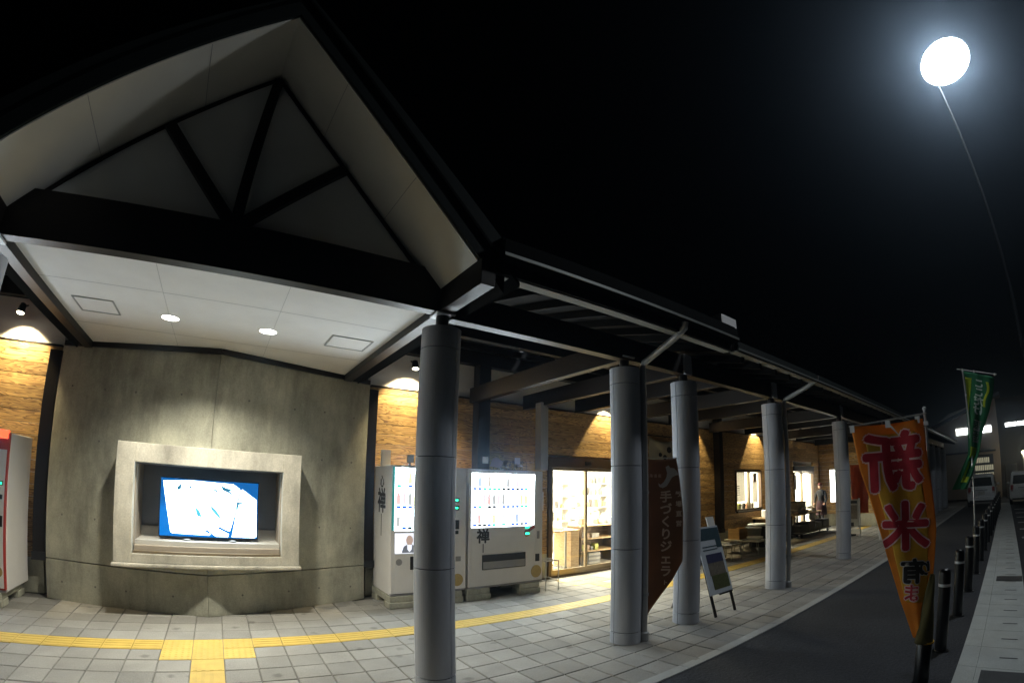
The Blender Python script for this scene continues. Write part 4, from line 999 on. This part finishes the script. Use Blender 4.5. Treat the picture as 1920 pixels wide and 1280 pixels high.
# s grows away from the pole = to the left as seen; unmirrored text would read from the far side
for body, sx, sz, size in (('新', .285, 1.76, .50), ('米', .195, 1.25, .40)):
    text_obj(body, size, OT(sx, sz, .007), 'character_outline', 'print_pink', ob, size*.062, 2)
    text_obj(body, size, OT(sx, sz, .0095), 'character', 'print_red', ob, size*.036, 2)
text_obj('有', .20, OT(.135, .905, .007), 'character_outline', 'print_white', ob, .016, 2); text_obj('有', .20, OT(.135, .905, .0095), 'character', 'print_black', ob, .009, 1)
text_obj('り', .12, OT(.035, .93, .007), 'character_outline', 'print_white', ob, .010, 1); text_obj('り', .12, OT(.035, .93, .0095), 'character', 'print_black', ob, .005, 1)
text_obj('ま', .15, OT(.135, .735, .007), 'character_outline', 'print_pink', ob, .012, 1); text_obj('ま', .15, OT(.135, .735, .0095), 'character', 'print_red', ob, .003, 1)
# cloth wound round the pole at the bottom
def wrap(u, v):
    z = .90-v*.56; a = -1.3+u*3.6; r = .014+.062*v**.8+.006*math.sin(u*11+v*5)
    c = OD*(-.028+.046*v)+ON*(.03-.02*v)
    lim = max(.05, v); return Vector((c.x-r*math.cos(a), c.y-r*math.sin(a)*1.0, z if u < 1 else z))
banner_mesh(wrap, 16, 14, 'wound_cloth', 'cloth_olive', ob)
MB().lathe([(.074, .335), (.076, .350)], 18).build('yellow_hem', 'cloth_yellow', ob)
MB().tube([(.02, -.012, .3), (.02, -.012, 2.20)], .012, 10).build('pole', 'steel_pipe', ob, smooth=True); MB().sphere((.02, -.012, 2.205), .018).build('pole_knob', 'white_band', ob)
MB().tube([tuple(Vector((.006, -.03, 2.165))), tuple(OD*.63+Vector((0, 0, 2.115)))], .007, 8).build('cross_bar', 'steel_pipe', ob, smooth=True)
for s in (.05, .30, .60): q = OD*s; B(q.x-.012, q.x+.012, q.y-.02, q.y+.02, 2.095-.055*s+.0, 2.15-.05*s).build('cloth_loop', 'white_band', ob)
B(-.02, .02, -.035, .0, 2.07, 2.10).build('pole_clip', 'white_band', ob)
MB().add([tuple(OD*.30+ON*.03+Vector((0, 0, 2.10))), tuple(OD*.27+ON*.035+Vector((0, 0, 2.09))), tuple(OD*.20+ON*.05+Vector((0, 0, 1.99))), tuple(OD*.215+ON*.05+Vector((0, 0, 2.0)))], [(0, 1, 2, 3)]).build('ribbon', 'paper', ob)
sb_ = thing('flag_post', 'black post holding the orange banner at the path edge', 'post', (4.31, .685, 0))
MB().lathe([(.066, -.02), (.066, .325), (.06, .333)], 20).build('body', 'black_paint', sb_, smooth=True)

# ---- brown gelato banner
BP = Vector((4.05, 3.62, 0)); BD = Vector((.35, -.34, 0)).normalized(); BN = Vector((-.34, -.35, 0)).normalized()
bb_ = thing('brown_banner', 'brown cloth banner with cream vertical lettering and a white silhouette, between two columns', 'banner', (4.05, 3.62, 0))
RB = [(1.985, .43), (1.74, .462), (1.38, .494), (.846, .494), (.638, .389), (.458, .26), (.306, .156), (.214, .104), (.17, .075)]
def BS(u, v, off=0.0):
    z = 1.985-v*1.81; b = lerp_tab(RB, z); a = .03; s = a+(b-a)*u
    wv = .014*math.sin(u*7+v*3)+.02*math.sin(v*5)*u
    p = BD*s+BN*(wv+off); return Vector((p.x, p.y, z-.01*math.sin(u*math.pi)*(1-v)))
banner_mesh(BS, 18, 60, 'cloth', 'cloth_brown', bb_)
def BT(sx, sz, off=.004):
    def fn(x, y):
        z = sz+y; v = min(1, max(0, (1.985-z)/1.81)); b = lerp_tab(RB, z); u = (sx+x-.03)/max(.03, b-.03); return BS(min(.985, max(0, u)), v, off)
    return fn
for i, ch in enumerate('手づくりジェラ'): text_obj(ch, .135, BT(.305, 1.56-i*.139), 'character', 'cloth_cream_print', bb_, .004, 1)
text_obj('ト', .06, BT(.30, .60), 'character', 'cloth_cream_print', bb_, .002, 1)
for i, ch in enumerate('牧場直営'): text_obj(ch, .068, BT(.445, 1.585-i*.108), 'character', 'cloth_cream_print', bb_, .002, 1)
for i, ch in enumerate('北海道産'): text_obj(ch, .042, BT(.09+.05*i, 1.80), 'character', 'cloth_cream_print', bb_, .0)
sil = [(.30, 1.905), (.33, 1.92), (.345, 1.895), (.385, 1.885), (.405, 1.86), (.42, 1.82), (.39, 1.815), (.36, 1.80), (.345, 1.775), (.31, 1.72), (.27, 1.70), (.235, 1.715), (.225, 1.75), (.25, 1.735), (.28, 1.76), (.305, 1.80), (.315, 1.845)]
f_ = BT(0, 0, .004); mb = MB(); mb.add([f_(.30+(p[0]-.32)*1.15+.03, 1.79+(p[1]-1.81)*1.15) for p in sil], [tuple(range(len(sil)))]).build('silhouette', 'print_white', bb_)
MB().tube([(BD.x*.02, BD.y*.02, 0.0), (BD.x*.02, BD.y*.02, 2.02)], .012, 8).build('pole', 'steel_pipe', bb_); MB().tube([tuple(BD*0.0+Vector((0, 0, 2.0))), tuple(BD*.44+Vector((0, 0, 1.99)))], .006, 6).build('cross_bar', 'steel_pipe', bb_)
MB().lathe([(.10, 0), (.10, .03), (.03, .06), (.02, .14)], 16, (BD.x*.02, BD.y*.02)).build('foot', 'cart_dark', bb_, smooth=True)

# ---- white cloth over the shop front behind the brown banner
wc = thing('white_cloth', 'pale cloth hanging with black blots on the wall behind the brown banner', 'cloth', (8.05, 6.86, 0))
def WS(u, v): return Vector((u*1.0, .03*math.sin(u*9)+.02*math.sin(v*6+u*4), 2.78-v*.95+.10*math.sin(u*math.pi)*-(1-v)))
banner_mesh(WS, 20, 14, 'cloth', 'cloth_white', wc)
for (x, z, r) in ((.30, 2.38, .06), (.46, 2.33, .07), (.40, 2.22, .05), (.58, 2.26, .05), (.62, 2.50, .09)): MB().sphere((x, -.06, z), (r, .004, r*.8), 10, 6).build('blot', 'ink_black', wc)
MB().tube([(-.05, 0, 2.80), (1.05, 0, 2.80)], .012, 8).build('rod', 'dark_timber', wc)
# ---- red banner far along the colonnade
rbn = thing('red_banner', 'red orange cloth banner far along the colonnade, left of the orange banner', 'banner', (15.3, 4.55, 0))
banner_mesh(lambda u, v: Vector((.03*math.sin(u*8+v*3), .25-u*.55, 2.14-v*1.45)), 14, 20, 'cloth', 'cloth_red', rbn)
MB().tube([(0, .27, 0), (0, .27, 2.2)], .012, 8).build('pole', 'steel_pipe', rbn); MB().tube([(0, .29, 2.16), (0, -.32, 2.16)], .007, 6).build('cross_bar', 'steel_pipe', rbn)
MB().lathe([(.15, 0), (.15, .05), (.03, .1)], 14, (0, .27)).build('foot', 'cart_dark', rbn)
# ---- green banner, seen from its back
gb = thing('green_banner', 'green and lime cloth banner flapping high on a thin pole above the bollards', 'banner', (9.62, .70, 0))
LG = [(3.44, .0), (3.01, .01), (2.45, .035), (2.0, .06), (1.75, .19), (1.55, .30), (1.38, .39)]
RG = [(3.44, -.55), (3.13, -.49), (2.82, -.385), (2.43, -.225), (2.07, -.145), (1.895, -.075), (1.63, .01), (1.38, .13)]
def GS(u, v, off=0.0):
    z = 3.43-v*2.03; a, b = lerp_tab(LG, z), lerp_tab(RG, z); y = a+(b-a)*u
    return Vector((-.0-off+.05*math.sin(u*7+v*5)*(.4+v)+.03*math.sin(u*13), y, z-.20*u*(1-v)))
banner_mesh(GS, 24, 50, 'cloth', 'cloth_green', gb)
banner_mesh(lambda u, v: GS(.06+.22*u*(1-v*.85), .05+.30*v, .004), 8, 18, 'lime_patch', 'cloth_lime', gb)
banner_mesh(lambda u, v: GS(.74+.09*u+.05*math.sin(v*6), .06+.22*v, .004), 4, 14, 'lime_patch', 'cloth_lime', gb)
banner_mesh(lambda u, v: GS(.25+.4*u, .64+.09*v, .004), 6, 8, 'lime_patch', 'cloth_lime', gb)
banner_mesh(lambda u, v: GS(.35+.12*u, .76+.16*v, .004), 6, 8, 'lime_patch', 'cloth_lime', gb); banner_mesh(lambda u, v: GS(.35+.45*u, .89+.05*v, .004), 6, 8, 'lime_patch', 'cloth_lime', gb)
def GT(u0, v0, off=.007):
    def fn(x, y):
        v = v0-y/2.03; z = 3.43-v*2.03; wd = abs(lerp_tab(RG, z)-lerp_tab(LG, z)); return GS(min(1, max(0, u0+x/max(.12, wd))), v, off)
    return fn
for i, ch in enumerate('ここだけ'): text_obj(ch, .17, GT(.52, .09+i*.078), 'character', 'print_mint', gb, .006, 1, mirror=True)
for i, ch in enumerate('限定'):
    banner_mesh(lambda u, v, i=i: GS(.42+.36*u, .405+i*.10+.09*v, .005), 4, 4, 'grey_patch', 'print_grey', gb); text_obj(ch, .15, GT(.60, .45+i*.10, .009), 'character', 'cloth_green', gb, .003, 1, mirror=True)
MB().tube([(0, 0, .0), (0, .0, 3.47)], .014, 8).build('pole', 'steel_pipe', gb); MB().tube([(0, .10, 3.475), (0, -.60, 3.27)], .008, 6).build('cross_bar', 'steel_pipe', gb)
for (y, z) in ((.0, 3.43), (-.20, 3.385), (-.56, 3.275), (.0, 3.0)): B(-.015, .015, y-.015, y+.015, z-.02, z+.02).build('cloth_loop', 'white_band', gb)

# ================================================================== BOLLARDS
bol = None
for i in range(15):
    x = 5.19 if i == 0 else 6.57+(i-1)*1.415
    ords = ['nearest', 'second nearest', 'third nearest', 'fourth nearest', 'fifth nearest', 'sixth nearest', 'seventh nearest', 'eighth nearest', 'ninth nearest', 'tenth nearest', 'eleventh nearest', 'twelfth nearest', 'third farthest', 'second farthest', 'farthest']
    lab = '%s of the black bollards with a white band along the path' % ords[i]
    if i == 0:
        bol = thing('bollard', lab, 'bollard', (x, .66, -.008), group='black bollards in a row along the path')
        MB().lathe([(.060, 0), (.060, .74), (.057, .765), (.046, .785), (.028, .795), (.008, .798)], 22).build('post', 'black_paint', bol, smooth=True)
        MB().lathe([(.0612, .628), (.0612, .655)], 22).build('reflective_band', 'white_band', bol, smooth=True)
        MB().lathe([(.085, .0), (.085, .008)], 22).build('base_ring', 'black_paint', bol)
    else: dup(bol, (x, .66, -.008), random.random()*6, lab)

# ================================================================== PARKING LAMP
mat('pole_dark', (.012, .014, .018), rough=.6, spec=.2)
lp = thing('parking_lamp', 'tall parking lot lamp shining dazzling white against the black sky', 'street lamp', (9.8, -.445, -.1))
MB().tube([(0, 0, 0), (0, 0, 5), (0, 0, 9.9)], [.05, .034, .020], 14).build('pole', 'pole_dark', lp, smooth=True)
n_ = Vector((-.72, .08, -.68)).normalized(); e1 = Vector((0, 1, 0)); e1 = (e1-n_*e1.dot(n_)).normalized(); e2 = n_.cross(e1)
if e2.z < 0: e2 = -e2
LC = Vector((-.10, -.36, 9.92))
MB().bar(tuple(LC-e1*.35-n_*.30), tuple(LC+e1*.35-n_*.30), .07, .07).build('cross_arm', 'pole_dark', lp); MB().bar((0, 0, 9.85), tuple(LC-n_*.30), .06, .06).build('bracket', 'pole_dark', lp)
d1 = e1*-.553+e2*.208; d2 = e1*-.157-e2*.408  # oval head enlarged and turned to fill the lamp's glare, beyond real size
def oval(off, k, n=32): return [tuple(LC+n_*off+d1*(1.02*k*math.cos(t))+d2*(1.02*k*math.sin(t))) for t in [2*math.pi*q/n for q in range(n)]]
def oval_loft(secs):
    vs = []; n = 32
    for off, k in secs: vs += oval(off, k)
    fs = [(i*n+q, i*n+(q+1) % n, (i+1)*n+(q+1) % n, (i+1)*n+q) for i in range(len(secs)-1) for q in range(n)]+[tuple(range(n)), tuple(range(len(secs)*n-n, len(secs)*n))]
    return MB().add(vs, fs)
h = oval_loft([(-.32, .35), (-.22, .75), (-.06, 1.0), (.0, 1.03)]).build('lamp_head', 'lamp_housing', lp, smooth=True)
oval_loft([(.004, .99), (.05, .93), (.09, .75), (.11, .4)]).build('glare_glass', 'lamp_glare', h, smooth=True)
light('SPOT', 'bulb', lp, tuple(LC+n_*.20), 700, (.90, .96, 1.0), tuple(LC+n_*.2+Vector((0, 0, -1))), .35, 179, .02)

# ================================================================== PERSON
def skin_mesh(name, verts, edges, rad, m, parent, sub=2):
    me = bpy.data.meshes.new(name); me.from_pydata(verts, edges, []); me.update()
    o = bpy.data.objects.new(name, me); COL.objects.link(o)
    o.modifiers.new('skin', 'SKIN'); 
    for i, sv in enumerate(me.skin_vertices[0].data): sv.radius = (rad[i] if isinstance(rad[i], tuple) else (rad[i], rad[i])); sv.use_root = (i == 0)
    ss = o.modifiers.new('sub', 'SUBSURF'); ss.levels = sub; ss.render_levels = sub
    dg = bpy.context.evaluated_depsgraph_get(); me2 = bpy.data.meshes.new_from_object(o.evaluated_get(dg)); bpy.data.objects.remove(o)
    me2.materials.clear(); me2.materials.append(M[m]); me2.polygons.foreach_set('use_smooth', [True]*len(me2.polygons))
    o2 = bpy.data.objects.new(name, me2); COL.objects.link(o2); o2.parent = parent; return o2
pe = thing('person', 'person in red cap, black jacket and dark red apron walking past the sales table', 'person', (17.55, 6.66, 0), R(180))
# local: +x is the walking direction (towards the tables), body leans slightly
V_ = [(0, 0, .88), (.01, 0, 1.05), (.02, 0, 1.22), (.03, 0, 1.34), (.045, 0, 1.40), (.06, 0, 1.47),          # pelvis..neck
      (.0, .16, 1.30), (.03, .22, 1.06), (.17, .20, .92),                                                        # left arm
      (.03, -.16, 1.30), (.05, -.22, 1.06), (.20, -.19, .93),                                                    # right arm
      (.02, .085, .82), (.13, .09, .46), (.16, .09, .08), (.26, .09, .03),                                       # forward leg
      (-.02, -.085, .82), (-.10, -.09, .47), (-.26, -.09, .11), (-.20, -.09, .03)]
E_ = [(0, 1), (1, 2), (2, 3), (3, 4), (4, 5), (3, 6), (6, 7), (7, 8), (3, 9), (9, 10), (10, 11), (0, 12), (12, 13), (13, 14), (14, 15), (0, 16), (16, 17), (17, 18), (18, 19)]
Rd = [(.13, .15), (.12, .145), (.12, .16), (.09, .12), .05, .045, .06, .048, .036, .06, .048, .036, .085, .062, .042, .035, .085, .062, .042, .035]
skin_mesh('body', V_, E_, Rd, 'coat_black', pe)
hd = MB().sphere((.075, 0, 1.525), (.085, .072, .11), 16, 12).build('head', 'skin', pe, smooth=True)
MB().add([(.155, -.012, 1.52), (.155, .012, 1.52), (.175, 0, 1.505), (.157, 0, 1.545)], [(0, 1, 2), (1, 3, 2), (3, 0, 2), (0, 3, 1)]).build('nose', 'skin', hd)
for s in (-1, 1):
    MB().sphere((.148, s*.03, 1.54), (.008, .011, .008), 8, 6).build('eye', 'ink_black', hd); MB().sphere((.065, s*.072, 1.52), (.018, .01, .03), 8, 6).build('ear', 'skin', hd)
MB().sphere((.153, 0, 1.475), (.006, .022, .006), 8, 6).build('mouth', 'apron_red', hd)
MB().sphere((.035, 0, 1.52), (.085, .076, .095), 14, 10).build('hair', 'ink_black', hd, smooth=True)
cpk = MB().sphere((.065, 0, 1.575), (.098, .082, .072), 14, 10).build('cap', 'cap_red', pe, smooth=True)
MB().sphere((.185, 0, 1.572), (.085, .065, .012), 12, 6).build('brim', 'cap_red', cpk, smooth=True)
ap = MB().lathe([(.205, .50), (.20, .70), (.175, .90), (.165, 1.0)], 20, cap=False).build('apron', 'apron_red', pe, smooth=True)
for s, bx, bz in ((1, .19, .895), (-1, .22, .905)):
    hnd = MB().sphere((bx, s*.19, bz), (.045, .022, .04), 10, 8).build('hand', 'skin', pe, smooth=True)
    for k in range(4): MB().tube([(bx+.03, s*.19+(k-1.5)*.011, bz-.005+.004*k), (bx+.065, s*.19+(k-1.5)*.012, bz-.015), (bx+.075-.004*abs(k-1.5), s*.185+(k-1.5)*.010, bz-.04)], [.009, .008, .006], 6).build('finger', 'skin', hnd)
    MB().tube([(bx, s*.172, bz+.01), (bx+.03, s*.15, bz), (bx+.05, s*.15, bz-.02)], [.011, .009, .007], 6).build('thumb', 'skin', hnd)
for x, y, z, rx in ((.215, .09, .035, 0), (-.20, -.09, .05, .35)):
    sh_ = MB().sphere((0, 0, 0), (.12, .045, .038), 12, 8).build('shoe', 'shoe', pe, smooth=True, loc=(x, y, z)); sh_.rotation_euler = (0, rx, 0)

# ================================================================== CARS
def car(label, loc, group='white cars parked beyond the colonnade'):
    t = thing('parked_car', label, 'car', loc, group=group)      # rear faces -x
    W = .74
    secs = [(0.00, .35, .62, .92), (.06, .26, .78, .98), (.35, .22, .80, .99), (1.0, .20, .80, 1.0), (2.4, .20, .78, 1.0), (3.0, .22, .76, .97), (3.35, .28, .70, .85)]
    mb = MB(); prof = []
    for (x, zb, zt, wf) in secs:
        w_ = W*wf; zt2 = zt+.12
        prof.append([(x, -w_*.94, zb), (x, -w_, zb+.18), (x, -w_, zt2-.10), (x, -w_*.93, zt2), (x, w_*.93, zt2), (x, w_, zt2-.10), (x, w_, zb+.18), (x, w_*.94, zb)])
    n = 8; vs = [v for p in prof for v in p]; fs = [(i*n+k, i*n+(k+1) % n, (i+1)*n+(k+1) % n, (i+1)*n+k) for i in range(len(prof)-1) for k in range(n)]+[tuple(range(n)), tuple(range(len(prof)*n-1, len(prof)*n-n-1, -1))]
    body = mb.add(vs, fs).build('body', 'car_white', t, smooth=True, bevel=.03)
    # cabin (tapered) with dark glass bands set in
    def loft(secs2, m, name, par, bev=0.0):
        vs = []; 
        for (z, x0, x1, w_) in secs2: vs += [(x0, -w_, z), (x1, -w_, z), (x1, w_, z), (x0, w_, z)]
        k = len(secs2); fs = [(0, 3, 2, 1), tuple(range(4*k-4, 4*k))]
        for i in range(k-1):
            for j in range(4): fs.append((i*4+j, i*4+(j+1) % 4, i*4+4+(j+1) % 4, i*4+4+j))
        return MB().add(vs, fs).build(name, m, par, bevel=bev)
    cab = loft([(.88, .04, 2.65, .70), (1.30, .17, 2.10, .64), (1.50, .22, 1.90, .61), (1.58, .32, 1.75, .54)], 'car_white', 'cabin', t, .03)
    def pl_(pts, name, m, par): return MB().add(pts, [tuple(range(len(pts)))]).build(name, m, par)
    pl_([(.055, -.56, .99), (.055, .56, .99), (.185, .50, 1.40), (.185, -.50, 1.40)], 'rear_window', 'car_glass', cab)
    for s in (-1, 1):
        pl_([(.28, s*.695, .96), (2.30, s*.695, .96), (1.95, s*.632, 1.40), (.36, s*.632, 1.40)], 'side_window', 'car_glass', cab)
        B(.0, .07, s*.60-.07, s*.60+.07, .62, .95).build('tail_light', 'tail_red', body, bevel=.02)
        MB().sphere((2.15, s*.80, 1.02), (.06, .09, .07), 8, 6).build('mirror', 'car_white', t, smooth=True)
        for x in (.55, 2.75):
            wl_ = MB().tube([(x, s*.60, .27), (x, s*.74, .27)], .27, 18).build('wheel', 'tyre', t); MB().tube([(x, s*.741, .27), (x, s*.748, .27)], .17, 14).build('rim', 'rim', wl_)
    B(-.05, .04, -.70, .70, .30, .50).build('bumper', 'car_white', body, bevel=.03); B(-.056, -.051, -.60, .60, .24, .32).build('bumper_lip', 'black_plastic', body)
    B(-.02, -.008, -.165, .165, .60, .76).build('number_plate', 'plate', body); B(-.03, -.005, -.30, .30, .79, .83).build('trim_strip', 'galvanised', body)
    return t
car('white compact car parked nearest the far end of the bollards', (27.3, 1.60, 0))
car('white compact car cut off by the right edge of the photo', (27.9, -.52, -.02))

# ================================================================== FAR BUILDING
fb_ = thing('far_building', 'dark building with a pale gable and lit high windows beyond the cars', 'building', (36, 0, 0))
MB().prism([(.75, 0), (5.6, 0), (5.6, 4.5), (3.9, 5.6), (.75, 6.3)], 'x', 0, 8).build('gable_wall', 'far_wall', fb_)
B(.5, 8, -6.5, .749, 0, 6.2).build('side_block', 'far_dark', fb_); MB().prism([(.4, 6.32), (5.9, 4.35), (5.9, 4.55), (.4, 6.55)], 'x', -.5, 8).build('roof', 'far_roof', fb_)
B(-.25, -.03, 4.35, 7.0, 0, 2.9).build('shed', 'far_dark', fb_); B(-.4, .5, 1.0, 5.0, 2.9, 3.0).build('canopy', 'far_roof', fb_)
for (y0, y1) in ((1.18, 1.78), (1.84, 2.50), (2.56, 3.53)):
    f = B(-.04, -.002, y0, y1, 4.12, 4.53).build('window', 'window_lit', fb_); B(-.06, -.041, y0-.03, y1+.03, 4.08, 4.115).build('sill', 'far_wall', f)
for (y0, y1) in ((-.24, .24), (-.50, -.30), (-.80, -.56), (-1.10, -.86)):
    f = B(.46, .498, y0, y1, 4.36, 4.60).build('window', 'window_lit', fb_); B(.44, .459, y0-.02, y1+.02, 4.33, 4.355).build('sill', 'far_wall', f)
lat = B(-.03, -.002, 1.2, 2.45, .7, 2.75).build('lattice_window', 'far_dark', fb_)
for r_ in range(4):
    for c in range(10):
        if r_ == 3 and c < 2: continue
        y = 1.24+c*.12+(.02 if c > 4 else 0); B(-.04, -.031, y, y+.085, .80+r_*.48, 1.13+r_*.48).build('pane', 'window_dim', lat)
B(-.05, -.041, 1.28, 1.42, 1.28, 1.42).build('blue_sign', 'price_blue', lat)
B(-2.2, -2.1, -.3, .42, 0, 2.0).build('door_panel', 'far_wall', fb_)
fl = thing('far_lamp', 'small yellowish lamp at the right edge of the photo, beyond the cars', 'lamp', (35.4, -.76, 0)); MB().tube([(0, 0, 0), (0, 0, 2.55)], .04, 8).build('pole', 'galvanised', fl); MB().sphere((0, 0, 2.63), .10).build('globe', 'lamp_far_glow', fl); light('POINT', 'bulb', fl, (-.2, 0, 2.63), 40, (1, .8, .5), size=.1)

# ================================================================== MIST ADDED TO IMITATE THE LENS GLOW
hz = MB().box(-180, 280, -180, 180, -1.4, 14).build('glow_haze', 'far_dark'); tag(hz, 'thin mist added to stand in for the lens glow round the parking lamp', kind='stuff')
hm = bpy.data.materials.new('glow_mist'); hm.use_nodes = True; hm.cycles.homogeneous_volume = True; ht = hm.node_tree; ht.nodes.clear()
ho = ht.nodes.new('ShaderNodeOutputMaterial'); hv = ht.nodes.new('ShaderNodeVolumePrincipled')
hv.inputs['Color'].default_value = (.58, .77, 1, 1); hv.inputs['Density'].default_value = .0034; hv.inputs['Anisotropy'].default_value = .90
ht.links.new(hv.outputs[0], ho.inputs['Volume']); hz.data.materials.clear(); hz.data.materials.append(hm)
